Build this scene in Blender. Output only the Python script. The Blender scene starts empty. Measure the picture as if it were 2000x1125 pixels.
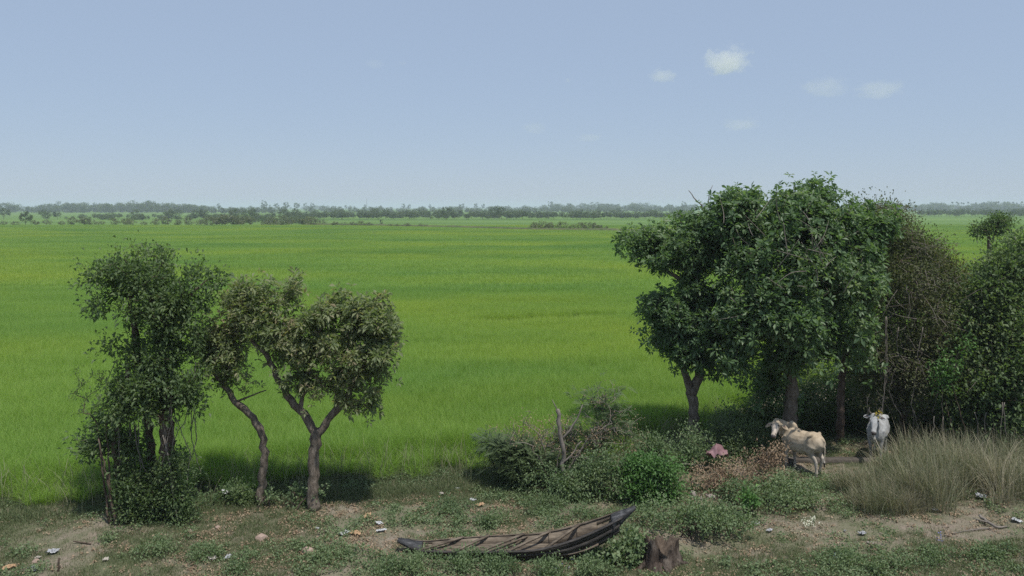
import bpy, bmesh, math, random
import numpy as np
from mathutils import Vector, Matrix, Euler

# ------------------------------------------------------------------ camera, sky, sun, exposure
SC = bpy.context.scene
COL = SC.collection
LENS, CAMH, HORIZ = 28.0, 7.0, 405.0
F = LENS / 36.0 * 2000.0                       # focal length in pixels of the 2000 px wide photograph
cam_d = bpy.data.cameras.new('camera')
cam_d.lens = LENS; cam_d.sensor_width = 36.0; cam_d.sensor_fit = 'HORIZONTAL'
cam_d.shift_y = -(562.5 - HORIZ) / 2000.0
cam_d.clip_start = 0.1; cam_d.clip_end = 40000
cam = bpy.data.objects.new('camera', cam_d); COL.objects.link(cam)
cam.location = (0, 0, CAMH); cam.rotation_euler = (math.radians(90), 0, 0)
SC.camera = cam

SUN_EL, SUN_AZ = math.radians(68), math.radians(145)      # azimuth measured from +Y towards +X
sun_vec = Vector((math.sin(SUN_AZ) * math.cos(SUN_EL), math.cos(SUN_AZ) * math.cos(SUN_EL), math.sin(SUN_EL)))
world = bpy.data.worlds.new('World'); SC.world = world; world.use_nodes = True
nt = world.node_tree; nt.nodes.clear()
w_out = nt.nodes.new('ShaderNodeOutputWorld'); w_bg = nt.nodes.new('ShaderNodeBackground')
w_sky = nt.nodes.new('ShaderNodeTexSky'); w_sky.sky_type = 'NISHITA'; w_sky.sun_disc = False
w_sky.sun_elevation = SUN_EL; w_sky.sun_rotation = SUN_AZ
w_sky.altitude = 0; w_sky.air_density = 1.0; w_sky.dust_density = 0.3; w_sky.ozone_density = 3.0
w_bg.inputs['Strength'].default_value = 0.064
w_mix = nt.nodes.new('ShaderNodeMix'); w_mix.data_type = 'RGBA'; w_mix.inputs[0].default_value = 0.80   # even veil of thin high haze
w_mix.inputs[7].default_value = (2.85, 3.55, 4.72, 1)
nt.links.new(w_sky.outputs[0], w_mix.inputs[6]); nt.links.new(w_mix.outputs[2], w_bg.inputs['Color']); nt.links.new(w_bg.outputs[0], w_out.inputs[0])
sun_d = bpy.data.lights.new('sun', 'SUN'); sun_d.energy = 2.15; sun_d.angle = math.radians(1.2); sun_d.color = (1.0, 0.95, 0.87)
sun = bpy.data.objects.new('sun', sun_d); COL.objects.link(sun)
sun.rotation_euler = sun_vec.to_track_quat('Z', 'Y').to_euler(); sun.location = (0, 0, 60)
SC.view_settings.view_transform = 'Standard'; SC.view_settings.look = 'None'
SC.view_settings.gamma = 1.0; SC.view_settings.use_curve_mapping = False
SC.view_settings.exposure = 1.05
SC.render.engine = 'CYCLES'; SC.cycles.use_denoising = False; SC.cycles.use_adaptive_sampling = False
SC.cycles.max_bounces = 6; SC.cycles.diffuse_bounces = 3; SC.cycles.glossy_bounces = 2
SC.cycles.transmission_bounces = 4; SC.cycles.transparent_max_bounces = 8; SC.cycles.volume_bounces = 2
SC.cycles.caustics_reflective = False; SC.cycles.caustics_refractive = False

RNG = np.random.default_rng(7)
random.seed(7)
PI = math.pi

# ------------------------------------------------------------------ helpers
def P(px, py, d):
    """point at depth d that stands where the photograph shows pixel (px, py)"""
    return np.array([(px - 1000) / F * d, d, CAMH - (py - HORIZ) / F * d])
def G(px, py):
    """the point of the flat ground seen at pixel (px, py)"""
    d = CAMH * F / (py - HORIZ)
    return np.array([(px - 1000) / F * d, d, 0.0])

def _hash(ix, iy, seed):
    h = (ix.astype(np.int64) * 374761393 + iy.astype(np.int64) * 668265263 + seed * 1442695041) & 0xffffffff
    h = ((h ^ (h >> 13)) * 1274126177) & 0xffffffff
    return ((h ^ (h >> 16)) & 0xffff) / 65535.0
def vnoise(x, y, seed=0):
    x = np.asarray(x, float); y = np.asarray(y, float)
    ix = np.floor(x); iy = np.floor(y); fx = x - ix; fy = y - iy
    fx = fx * fx * (3 - 2 * fx); fy = fy * fy * (3 - 2 * fy)
    a = _hash(ix, iy, seed); b = _hash(ix + 1, iy, seed); c = _hash(ix, iy + 1, seed); d = _hash(ix + 1, iy + 1, seed)
    return (a * (1 - fx) + b * fx) * (1 - fy) + (c * (1 - fx) + d * fx) * fy
def fbm(x, y, seed=0, octv=4):
    s = 0; a = 0.5; t = 0
    for k in range(octv):
        s = s + a * vnoise(x * 2 ** k, y * 2 ** k, seed + k * 17); t += a; a *= 0.5
    return s / t

def make_mesh(name, verts, tris=None, quads=None, mats=(), rnd=None, smooth=False, mat_idx=None):
    verts = np.asarray(verts, np.float32).reshape(-1, 3)
    me = bpy.data.meshes.new(name)
    me.vertices.add(len(verts)); me.vertices.foreach_set('co', verts.ravel())
    loops = []; starts = []; tot = 0
    if tris is not None and len(tris):
        t = np.asarray(tris, np.int32).reshape(-1, 3); loops.append(t.ravel()); starts.append(np.arange(len(t)) * 3); tot = len(t) * 3
    if quads is not None and len(quads):
        q = np.asarray(quads, np.int32).reshape(-1, 4); loops.append(q.ravel()); starts.append(tot + np.arange(len(q)) * 4)
    if loops:
        L = np.concatenate(loops).astype(np.int32); S = np.concatenate(starts).astype(np.int32)
        me.loops.add(len(L)); me.loops.foreach_set('vertex_index', L)
        me.polygons.add(len(S)); me.polygons.foreach_set('loop_start', S)
        if mat_idx is not None: me.polygons.foreach_set('material_index', np.asarray(mat_idx, np.int32))
        me.update(calc_edges=True)
        if smooth: me.polygons.foreach_set('use_smooth', np.ones(len(S), bool))
    if rnd is not None:
        at = me.attributes.new('rnd', 'FLOAT', 'POINT'); at.data.foreach_set('value', np.asarray(rnd, np.float32).ravel())
    for m in mats: me.materials.append(m)
    return me

def link(name, me, parent=None, loc=None, kind=None):
    o = bpy.data.objects.new(name, me); COL.objects.link(o)
    if parent is not None: o.parent = parent
    if loc is not None: o.location = loc
    if kind: o['kind'] = kind
    return o
def thing(name, label, cat, loc=(0, 0, 0), rz=0.0, group=None):
    o = bpy.data.objects.new(name, None); COL.objects.link(o)
    o.empty_display_size = 0.2; o.location = tuple(float(v) for v in loc); o.rotation_euler = (0, 0, rz)
    return tag(o, label, cat, group)
def tag(o, label, cat, group=None):
    o['label'] = label; o['category'] = cat
    if group: o['group'] = group
    return o
def copy_tree(o, parent=None):
    c = o.copy(); COL.objects.link(c); c.parent = parent
    for ch in list(o.children): copy_tree(ch, c)
    return c

class Buf:
    """collects vertices, triangles, quads and a random value per vertex"""
    def __init__(s): s.v = []; s.t = []; s.q = []; s.r = []; s.n = 0
    def add(s, v, t=None, q=None, r=0.5):
        v = np.asarray(v, float).reshape(-1, 3)
        if t is not None and len(t): s.t.append(np.asarray(t, int).reshape(-1, 3) + s.n)
        if q is not None and len(q): s.q.append(np.asarray(q, int).reshape(-1, 4) + s.n)
        s.v.append(v); s.r.append(np.broadcast_to(np.asarray(r, float), (len(v),)) if np.ndim(r) == 0 else np.asarray(r, float))
        s.n += len(v)
    def mesh(s, name, mats, smooth=False, origin=None):
        v = np.concatenate(s.v) if s.v else np.zeros((0, 3))
        if origin is not None: v = v - np.asarray(origin)[:3]
        return make_mesh(name, v, np.concatenate(s.t) if s.t else None, np.concatenate(s.q) if s.q else None, mats,
                         np.concatenate(s.r) if s.r else None, smooth)

def norm(a): return a / np.maximum(np.linalg.norm(a, axis=-1, keepdims=True), 1e-9)
def perp(d):
    d = np.asarray(d, float); ref = np.where(np.abs(d[..., 2:3]) < 0.9, np.array([0, 0, 1.0]), np.array([1.0, 0, 0]))
    return norm(np.cross(d, ref))

def add_leaves(buf, base, dirn, L, W, rng, rnd, droop=0.25, fold=0.25, up=0.5):
    """leaves of four triangles: folded along the midrib and bent towards the tip"""
    base = np.asarray(base, float); n = len(base)
    if n == 0: return
    d = norm(np.asarray(dirn, float))
    ref = norm(rng.normal(size=(n, 3)) * (1 - up) + np.array([0, 0, 1.0]) * up * 1.6)
    side = norm(np.cross(d, ref)); nor = np.cross(side, d)
    L = np.broadcast_to(np.asarray(L, float), (n,))[:, None]; W = np.broadcast_to(np.asarray(W, float), (n,))[:, None]
    mid = base + d * L * 0.58
    tip = base + d * L - np.array([0, 0, 1.0]) * L * droop
    lf = mid + side * W * 0.5 + nor * W * fold; rt = mid - side * W * 0.5 + nor * W * fold
    v = np.stack([base, mid, tip, lf, rt], 1).reshape(-1, 3)
    k = np.arange(n)[:, None] * 5
    t = np.concatenate([k + np.array([0, 4, 1]), k + np.array([0, 1, 3]), k + np.array([1, 4, 2]), k + np.array([1, 2, 3])], 0)
    buf.add(v, t, r=np.repeat(rnd, 5))

def add_rosettes(buf, cen, axis, rng, k=8, L=0.16, W=0.055, spread=0.5, rnd=None, droop=0.2):
    n = len(cen)
    if n == 0: return
    a = norm(axis); s = perp(a); t = np.cross(a, s)
    ph = rng.uniform(0, 2 * PI, (n, 1)) + np.arange(k)[None] * (2 * PI / k) + rng.normal(0, 0.25, (n, k))
    el = rng.normal(spread, 0.3, (n, k))
    d = (np.cos(ph)[..., None] * s[:, None] + np.sin(ph)[..., None] * t[:, None]) * np.cos(el)[..., None] + a[:, None] * np.sin(el)[..., None]
    c = np.repeat(cen[:, None], k, 1) + d * 0.015 + a[:, None] * rng.uniform(-0.05, 0.03, (n, k, 1))
    ll = L * rng.uniform(0.65, 1.25, (n, 1)) * rng.uniform(0.7, 1.2, (n, k))
    rr = np.clip(rnd[:, None] + rng.normal(0, 0.12, (n, k)), 0, 1)
    add_leaves(buf, c.reshape(-1, 3), d.reshape(-1, 3), ll.ravel(), W * (ll / L).ravel(), rng, rr.ravel(), droop)

def add_fronds(buf, base, dirn, rng, L=0.25, pairs=9, leaf=0.055, w=0.016, rnd=None, droop=0.3):
    """feathery fronds: leaflets in pairs on a drooping rachis"""
    n = len(base); d = norm(dirn)
    side = norm(np.cross(d, np.array([0, 0, 1.0]) + rng.normal(0, 0.2, (n, 3))))
    s = (np.arange(pairs) + 0.5) / pairs
    ll = L * rng.uniform(0.75, 1.2, (n, 1, 1))
    pts = base[:, None] + d[:, None] * ll * s[None, :, None] - np.array([0, 0, 1.0]) * ll * droop * (s ** 2)[None, :, None]
    for sg in (-1, 1):
        ld = side[:, None] * sg + d[:, None] * 0.35
        ld = np.repeat(ld, pairs, 1)
        sz = leaf * (0.6 + 0.8 * np.sin(PI * np.clip(s * 0.9 + 0.08, 0, 1)))
        add_leaves(buf, pts.reshape(-1, 3), ld.reshape(-1, 3), np.tile(sz, n), w, rng, np.clip(np.repeat(rnd, pairs), 0, 1), 0.15, 0.1, 0.9)

def tube(buf, pts, rad, sides=7, rng=None, rough=0.0, r=0.5, cap=True):
    pts = np.asarray(pts, float); n = len(pts); rad = np.broadcast_to(np.asarray(rad, float), (n,))
    tan = np.gradient(pts, axis=0) if n > 2 else np.repeat((pts[1:] - pts[:1]), n, 0)
    tan = norm(tan)
    u = perp(tan[0]); U = []
    for i in range(n):
        u = u - tan[i] * np.dot(u, tan[i]); u = u / max(np.linalg.norm(u), 1e-9); U.append(u)
    U = np.array(U); V = np.cross(tan, U)
    a = np.arange(sides) * 2 * PI / sides
    rr = rad[:, None] * np.ones((1, sides))
    if rng is not None and rough: rr = rr * (1 + rng.normal(0, rough, (n, sides)))
    ring = pts[:, None] + (np.cos(a)[None, :, None] * U[:, None] + np.sin(a)[None, :, None] * V[:, None]) * rr[..., None]
    i, j = np.meshgrid(np.arange(n - 1), np.arange(sides), indexing='ij'); j2 = (j + 1) % sides
    q = np.stack([i * sides + j, i * sides + j2, (i + 1) * sides + j2, (i + 1) * sides + j], -1).reshape(-1, 4)
    v = ring.reshape(-1, 3); t = None
    if cap:
        v = np.concatenate([v, pts[-1:] + tan[-1:] * rad[-1] * 0.4, pts[:1] - tan[:1] * rad[0] * 0.2]); e = n * sides
        jj = np.arange(sides); b = (n - 1) * sides
        t = np.concatenate([np.stack([b + jj, b + (jj + 1) % sides, np.full(sides, e)], -1), np.stack([(jj + 1) % sides, jj, np.full(sides, e + 1)], -1)])
    buf.add(v, t, q, r)

def resample(pts, rad, step):
    pts = np.asarray(pts, float); rad = np.asarray(rad, float)
    seg = np.linalg.norm(np.diff(pts, axis=0), axis=1); s = np.concatenate([[0], np.cumsum(seg)])
    m = max(2, int(s[-1] / step) + 1); t = np.linspace(0, s[-1], m)
    # smooth the control polygon a little
    out = np.stack([np.interp(t, s, pts[:, k]) for k in range(3)], 1)
    for _ in range(2):
        if m > 3: out[1:-1] = out[1:-1] * 0.5 + (out[:-2] + out[2:]) * 0.25
    return out, np.interp(t, s, rad)

# ------------------------------------------------------------------ materials
def mat_new(name):
    m = bpy.data.materials.new(name); m.use_nodes = True
    n = m.node_tree; n.nodes.clear()
    return m, n, n.nodes.new('ShaderNodeOutputMaterial')
def ramp(n, stops, src=None, interp='LINEAR'):
    r = n.nodes.new('ShaderNodeValToRGB'); r.color_ramp.interpolation = interp
    el = r.color_ramp.elements
    while len(el) < len(stops): el.new(0.5)
    for e, (p, c) in zip(el, stops): e.position = p; e.color = (*c, 1)
    if src is not None: n.links.new(src, r.inputs[0])
    return r
def mathn(n, op, a, b=None):
    m = n.nodes.new('ShaderNodeMath'); m.operation = op
    for k, v in enumerate((a, b)):
        if v is None: continue
        if hasattr(v, 'is_output'): n.links.new(v, m.inputs[k])
        else: m.inputs[k].default_value = v
    return m.outputs[0]
def mixc(n, f, a, b, mode='MIX'):
    m = n.nodes.new('ShaderNodeMix'); m.data_type = 'RGBA'; m.blend_type = mode
    for sock, v in ((m.inputs[0], f), (m.inputs[6], a), (m.inputs[7], b)):
        if hasattr(v, 'is_output'): n.links.new(v, sock)
        elif isinstance(v, (int, float)): sock.default_value = v
        else: sock.default_value = (*v, 1)
    return m.outputs[2]
def noise(n, scale, detail=4, rough=0.55, vec=None, dist=0.0):
    t = n.nodes.new('ShaderNodeTexNoise'); t.inputs['Scale'].default_value = scale
    t.inputs['Detail'].default_value = detail; t.inputs['Roughness'].default_value = rough; t.inputs['Distortion'].default_value = dist
    if vec is not None: n.links.new(vec, t.inputs['Vector'])
    return t.outputs[0]
def pos(n, scale=None):
    g = n.nodes.new('ShaderNodeNewGeometry')
    if scale is None: return g.outputs['Position']
    m = n.nodes.new('ShaderNodeVectorMath'); m.operation = 'MULTIPLY'; m.inputs[1].default_value = scale
    n.links.new(g.outputs['Position'], m.inputs[0]); return m.outputs[0]
def objco(n):
    return n.nodes.new('ShaderNodeTexCoord').outputs['Object']
def attr(n, name='rnd'):
    a = n.nodes.new('ShaderNodeAttribute'); a.attribute_name = name; return a.outputs['Fac']
def leaf_mat(name, cols, trans=0.3, rough=0.5, spec=0.35, patch=None, tint=None):
    """cols: three or four leaf colours spread over the leaves by their random value"""
    m, n, out = mat_new(name)
    k = len(cols)
    c = ramp(n, [(i / (k - 1), cc) for i, cc in enumerate(cols)], attr(n)).outputs[0]
    if patch is not None:                       # slow colour change over the field, in world space
        sc, col2, lo, hi = patch
        f = ramp(n, [(lo, (0, 0, 0)), (hi, (1, 1, 1))], noise(n, 1.0, 4, 0.55, pos(n, sc))).outputs[0]
        c = mixc(n, f, c, col2, 'MULTIPLY')
        f2 = ramp(n, [(.46, (0, 0, 0)), (.64, (1, 1, 1))], noise(n, 1.0, 3, .5, pos(n, (.021, .034, .02)))).outputs[0]
        c = mixc(n, f2, c, (1.30, 1.10, .85), 'MULTIPLY')
    b = n.nodes.new('ShaderNodeBsdfPrincipled'); n.links.new(c, b.inputs['Base Color'])
    b.inputs['Roughness'].default_value = rough; b.inputs['Specular IOR Level'].default_value = spec
    t = n.nodes.new('ShaderNodeBsdfTranslucent')
    tc = mixc(n, 1.0, c, tint or (1.1, 1.25, 0.55), 'MULTIPLY'); n.links.new(tc, t.inputs[0])
    mx = n.nodes.new('ShaderNodeMixShader'); mx.inputs[0].default_value = trans
    n.links.new(b.outputs[0], mx.inputs[1]); n.links.new(t.outputs[0], mx.inputs[2]); n.links.new(mx.outputs[0], out.inputs[0])
    return m
def solid_mat(name, cols, scale=8.0, rough=0.85, spec=0.2, bump=0.0, bscale=None, stretch=None, detail=6):
    """noise between two or three colours, with relief"""
    m, n, out = mat_new(name)
    co = objco(n)
    if stretch:
        mp = n.nodes.new('ShaderNodeVectorMath'); mp.operation = 'MULTIPLY'; mp.inputs[1].default_value = stretch
        n.links.new(co, mp.inputs[0]); co = mp.outputs[0]
    f = noise(n, scale, detail, 0.6, co)
    k = len(cols)
    c = ramp(n, [(0.3 + 0.4 * i / (k - 1), cc) for i, cc in enumerate(cols)], f).outputs[0]
    b = n.nodes.new('ShaderNodeBsdfPrincipled'); n.links.new(c, b.inputs['Base Color'])
    b.inputs['Roughness'].default_value = rough; b.inputs['Specular IOR Level'].default_value = spec
    if bump:
        bp = n.nodes.new('ShaderNodeBump'); bp.inputs['Strength'].default_value = bump; bp.inputs['Distance'].default_value = 0.03
        n.links.new(noise(n, bscale or scale * 2, 6, 0.65, co), bp.inputs['Height']); n.links.new(bp.outputs[0], b.inputs['Normal'])
    n.links.new(b.outputs[0], out.inputs[0])
    return m

M = {}
M['bark'] = solid_mat('bark', [(0.07, 0.057, 0.046), (0.15, 0.125, 0.10), (0.25, 0.215, 0.18)], 14, 0.95, 0.1, 0.9, 30, (1, 1, 0.35))
M['bark_dark'] = solid_mat('bark_dark', [(0.045, 0.034, 0.027), (0.10, 0.075, 0.058), (0.16, 0.125, 0.10)], 12, 0.95, 0.1, 0.9, 26, (1, 1, 0.35))
M['twig_grey'] = solid_mat('twig_grey', [(0.13, 0.115, 0.10), (0.23, 0.205, 0.18)], 10, 0.95, 0.1)
M['leaf_dark'] = leaf_mat('leaf_dark', [(0.062, 0.102, 0.046), (0.10, 0.156, 0.068), (0.15, 0.208, 0.094), (0.23, 0.27, 0.135)], .48, .5, .3)
M['leaf_olive'] = leaf_mat('leaf_olive', [(0.125, 0.168, 0.082), (0.185, 0.235, 0.115), (0.26, 0.295, 0.16), (0.35, 0.285, 0.185)], .5, .5, .3)
M['leaf_thicket'] = leaf_mat('leaf_thicket', [(0.055, 0.075, 0.036), (0.085, 0.105, 0.050), (0.125, 0.14, 0.07), (0.17, 0.15, 0.09)], .4, .5, .25)
M['leaf_yellow'] = leaf_mat('leaf_yellow', [(0.06, 0.09, 0.025), (0.10, 0.12, 0.035), (0.16, 0.15, 0.05), (0.22, 0.16, 0.06)])
M['leaf_green'] = leaf_mat('leaf_green', [(0.072, 0.130, 0.062), (0.115, 0.190, 0.090), (0.170, 0.250, 0.125), (0.26, 0.32, 0.17)], .48, .45, .4)
M['leaf_bright'] = leaf_mat('leaf_bright', [(0.055, 0.12, 0.035), (0.09, 0.19, 0.05), (0.15, 0.27, 0.075)])
M['leaf_blue'] = leaf_mat('leaf_blue', [(0.085, 0.125, 0.062), (0.125, 0.175, 0.085), (0.185, 0.235, 0.12)], .4, .5, .25)
M['leaf_dry'] = leaf_mat('leaf_dry', [(0.16, 0.11, 0.075), (0.27, 0.20, 0.135), (0.40, 0.32, 0.23)], 0.15, 0.8, 0.1, None, (1, 0.9, 0.7))
M['leaf_weed'] = leaf_mat('leaf_weed', [(0.078, 0.125, 0.058), (0.120, 0.180, 0.084), (0.18, 0.24, 0.12), (0.23, 0.275, 0.16)], .35, .5, .3)
M['grass_dry'] = leaf_mat('grass_dry', [(0.13, 0.165, 0.085), (0.21, 0.225, 0.135), (0.33, 0.305, 0.215), (0.45, 0.40, 0.30)], 0.3, 0.7, 0.2, None, (1.1, 1.1, 0.7))
M['grass_short'] = leaf_mat('grass_short', [(0.080, 0.115, 0.052), (0.115, 0.150, 0.070), (0.165, 0.19, 0.10), (0.27, 0.24, 0.165)], 0.3, 0.7, 0.2)
M['rice'] = leaf_mat('rice', [(0.17, 0.29, 0.05), (0.225, 0.365, 0.068), (0.285, 0.42, 0.09), (0.39, 0.475, 0.14)], 0.45, 0.5, 0.3,
                     ((0.03, 0.06, 0.05), (0.60, 0.77, 0.88), 0.44, 0.70), (1.15, 1.25, 0.5))

# ------------------------------------------------------------------ terrain
EDGE = np.array([[-40, 18.0], [-12.1, 18.7], [-8, 19.3], [-3.97, 20.4], [-0.5, 21.0], [2.1, 22.0], [6.3, 25.0], [9, 29.0], [14, 33], [30, 38], [200, 50]])
def edge_d(x): return np.interp(x, EDGE[:, 0], EDGE[:, 1])
def gz(x, y):
    """height of the ground"""
    x = np.asarray(x, float); y = np.asarray(y, float)
    near = np.clip((edge_d(x) + 1.0 - y) / 1.5, 0, 1)
    bump = (fbm(x * 0.5, y * 0.5, 3, 3) - 0.5) * 0.22 + (fbm(x * 2.3, y * 2.3, 9, 3) - 0.5) * 0.10
    rise = 0.55 * np.clip((x - 7.0) / 5.0, 0, 1) * np.clip((21.0 - y) / 3, 0, 1)
    return near * (bump + rise) - 0.10 * (1 - near) * np.clip((y - edge_d(x)) / 3, 0, 1)
def GG(px, py):
    p = G(px, py); p[2] = float(gz(p[0], p[1])); return p

def axis_coords(lo, hi, step, far, growth=1.22):
    c = list(np.arange(lo, hi + 1e-6, step)); s = step
    while c[-1] < far: s *= growth; c.append(c[-1] + s)
    s = step; a = [lo]
    while a[-1] > -far: s *= growth; a.append(a[-1] - s)
    return np.array(sorted(set(a[1:]) | set(c)))
xs = axis_coords(-15, 16, 0.14, 9000); ys = axis_coords(11, 30, 0.14, 9000)
gx, gy = np.meshgrid(xs, ys)
gzz = gz(gx, gy)
nx, ny = len(xs), len(ys)
ii, jj = np.meshgrid(np.arange(ny - 1), np.arange(nx - 1), indexing='ij')
gq = np.stack([ii * nx + jj, ii * nx + jj + 1, (ii + 1) * nx + jj + 1, (ii + 1) * nx + jj], -1).reshape(-1, 4)
gme = make_mesh('ground', np.stack([gx, gy, gzz], -1).reshape(-1, 3), None, gq, smooth=True)
fld = gme.attributes.new('field', 'FLOAT', 'POINT')
fld.data.foreach_set('value', np.clip((gy - edge_d(gx)) / 3.0 - 0.5, 0, 1).astype(np.float32).ravel())

def ground_mat():
    m, n, out = mat_new('ground_soil')
    p = pos(n)
    big = noise(n, 0.55, 5, 0.6, p); mid = noise(n, 3.0, 6, 0.65, p); fine = noise(n, 34.0, 5, 0.7, p)
    soil = ramp(n, [(0.30, (0.125, 0.103, 0.082)), (0.5, (0.225, 0.187, 0.150)), (0.72, (0.34, 0.29, 0.24))], fine).outputs[0]
    grass = ramp(n, [(0.3, (0.085, 0.098, 0.052)), (0.7, (0.165, 0.17, 0.105))], fine).outputs[0]
    msk = ramp(n, [(0.42, (0, 0, 0)), (0.60, (1, 1, 1))], mathn(n, 'ADD', mathn(n, 'MULTIPLY', big, 0.6), mathn(n, 'MULTIPLY', mid, 0.42))).outputs[0]
    near = mixc(n, msk, soil, grass)
    # far fields: strips of lighter and darker green
    f1 = noise(n, 1.0, 4, 0.5, pos(n, (0.003, 0.012, 0.0)))
    far = ramp(n, [(0.32, (0.07, 0.13, 0.03)), (0.5, (0.10, 0.175, 0.037)), (0.68, (0.13, 0.205, 0.05))], f1).outputs[0]
    col = mixc(n, attr(n, 'field'), near, far)
    b = n.nodes.new('ShaderNodeBsdfPrincipled'); n.links.new(col, b.inputs['Base Color'])
    b.inputs['Roughness'].default_value = 0.95; b.inputs['Specular IOR Level'].default_value = 0.1
    bp = n.nodes.new('ShaderNodeBump'); bp.inputs['Strength'].default_value = 0.8; bp.inputs['Distance'].default_value = 0.04
    n.links.new(noise(n, 22, 6, 0.7, p), bp.inputs['Height']); n.links.new(bp.outputs[0], b.inputs['Normal'])
    n.links.new(b.outputs[0], out.inputs[0]); return m
gme.materials.append(ground_mat())
ground = link('ground', gme, kind='structure')

# ------------------------------------------------------------------ scattering of uncountable growth (geometry nodes)
def proto(name, buf, mat):
    return bpy.data.objects.new(name, buf.mesh(name, [mat]))       # source shape, not linked to the scene itself
def scatter(name, label, cat, protos, pts, rot, scl, pick=None):
    pts = np.asarray(pts, np.float32); n = len(pts)
    me = bpy.data.meshes.new(name); me.vertices.add(n); me.vertices.foreach_set('co', pts.ravel())
    a = me.attributes.new('rot', 'FLOAT_VECTOR', 'POINT'); a.data.foreach_set('vector', np.asarray(rot, np.float32).ravel())
    scl = np.asarray(scl, np.float32)
    if scl.ndim == 1: scl = np.repeat(scl[:, None], 3, 1)
    a = me.attributes.new('scl', 'FLOAT_VECTOR', 'POINT'); a.data.foreach_set('vector', scl.ravel())
    if pick is None: pick = RNG.integers(0, len(protos), n)
    a = me.attributes.new('pick', 'INT', 'POINT'); a.data.foreach_set('value', np.asarray(pick, np.int32))
    ng = bpy.data.node_groups.new(name + '_nodes', 'GeometryNodeTree')
    ng.interface.new_socket('Geometry', in_out='INPUT', socket_type='NodeSocketGeometry')
    ng.interface.new_socket('Geometry', in_out='OUTPUT', socket_type='NodeSocketGeometry')
    N = ng.nodes; gi = N.new('NodeGroupInput'); go = N.new('NodeGroupOutput'); jn = N.new('GeometryNodeJoinGeometry')
    def named(nm, ty):
        x = N.new('GeometryNodeInputNamedAttribute'); x.data_type = ty; x.inputs[0].default_value = nm
        return next(s for s in x.outputs if s.enabled and s.name == 'Attribute')
    r_ = named('rot', 'FLOAT_VECTOR'); s_ = named('scl', 'FLOAT_VECTOR'); p_ = named('pick', 'INT')
    e2r = N.new('FunctionNodeEulerToRotation'); ng.links.new(r_, e2r.inputs[0])
    for k, pr in enumerate(protos):
        oi = N.new('GeometryNodeObjectInfo'); oi.inputs['Object'].default_value = pr; oi.inputs['As Instance'].default_value = True
        cp = N.new('FunctionNodeCompare'); cp.data_type = 'INT'; cp.operation = 'EQUAL'
        ins = [s for s in cp.inputs if s.enabled]
        ng.links.new(p_, ins[0]); ins[1].default_value = k
        io = N.new('GeometryNodeInstanceOnPoints')
        ng.links.new(gi.outputs[0], io.inputs['Points']); ng.links.new(cp.outputs[0], io.inputs['Selection'])
        ng.links.new(oi.outputs['Geometry'], io.inputs['Instance']); ng.links.new(e2r.outputs[0], io.inputs['Rotation']); ng.links.new(s_, io.inputs['Scale'])
        ng.links.new(io.outputs[0], jn.inputs[0])
    ng.links.new(jn.outputs[0], go.inputs[0])
    o = link(name, me, kind='stuff'); tag(o, label, cat)
    md = o.modifiers.new('scatter', 'NODES'); md.node_group = ng
    return o

def blades(buf, base, h, w, lean, rng, rnd, segs=2, azim=None):
    """grass blades: narrow, bending over towards the tip"""
    n = len(base); az = rng.uniform(0, 2 * PI, n) if azim is None else azim
    d = np.stack([np.cos(az), np.sin(az), np.zeros(n)], 1); tw = az + rng.normal(PI / 2, 0.6, n)
    s = np.stack([np.cos(tw), np.sin(tw), np.zeros(n)], 1)
    h = np.broadcast_to(h, (n,)); w = np.broadcast_to(w, (n,)); lean = np.broadcast_to(lean, (n,))
    rows = []
    for k in range(segs + 1):
        t = k / segs
        c = base + d * (lean * h * t ** 1.8)[:, None] + np.array([0, 0, 1.0]) * (h * (t - 0.35 * lean * t ** 2.5))[:, None]
        if k < segs:
            ww = (w * (1 - 0.55 * t))[:, None]; rows += [c - s * ww * 0.5, c + s * ww * 0.5]
        else: rows += [c]
    v = np.stack(rows, 1); m = v.shape[1]; kk = np.arange(n)[:, None] * m
    t_ = []
    for k in range(segs - 1):
        t_ += [kk + np.array([2 * k, 2 * k + 1, 2 * k + 3]), kk + np.array([2 * k, 2 * k + 3, 2 * k + 2])]
    t_ += [kk + np.array([m - 3, m - 2, m - 1])]
    buf.add(v.reshape(-1, 3), np.concatenate(t_), r=np.repeat(rnd, m))

# ---- rice
def rice_patch(size, count, h, w, seed, heads=0.1):
    rng = np.random.default_rng(seed); b = Buf()
    cl = rng.uniform(-size / 2, size / 2, (count // 6, 2))
    base = np.repeat(cl, 6, 0) + rng.normal(0, 0.035, (len(cl) * 6, 2)); n = len(base)
    base = np.concatenate([base, np.zeros((n, 1))], 1)
    az = rng.uniform(0, 6.28, n)
    blades(b, base, h * rng.uniform(0.72, 1.12, n), w, rng.uniform(0.2, 0.85, n), rng, np.clip(rng.normal(0.45, 0.22, n), 0, 1), 3, az)
    return b
rice_near = [proto('rice_near', rice_patch(1.15, 1560, 0.92, 0.0075, s), M['rice']) for s in (1, 2, 3)]
rice_edge = [proto('rice_edge', rice_patch(.5, 290, 0.92, 0.0075, s), M['rice']) for s in (21, 22)]
rice_far = [proto('rice_far', rice_patch(4.6, 7200, 0.95, 0.026, s), M['rice']) for s in (11, 12, 13)]
pts, scl, pk = [], [], []
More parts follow.
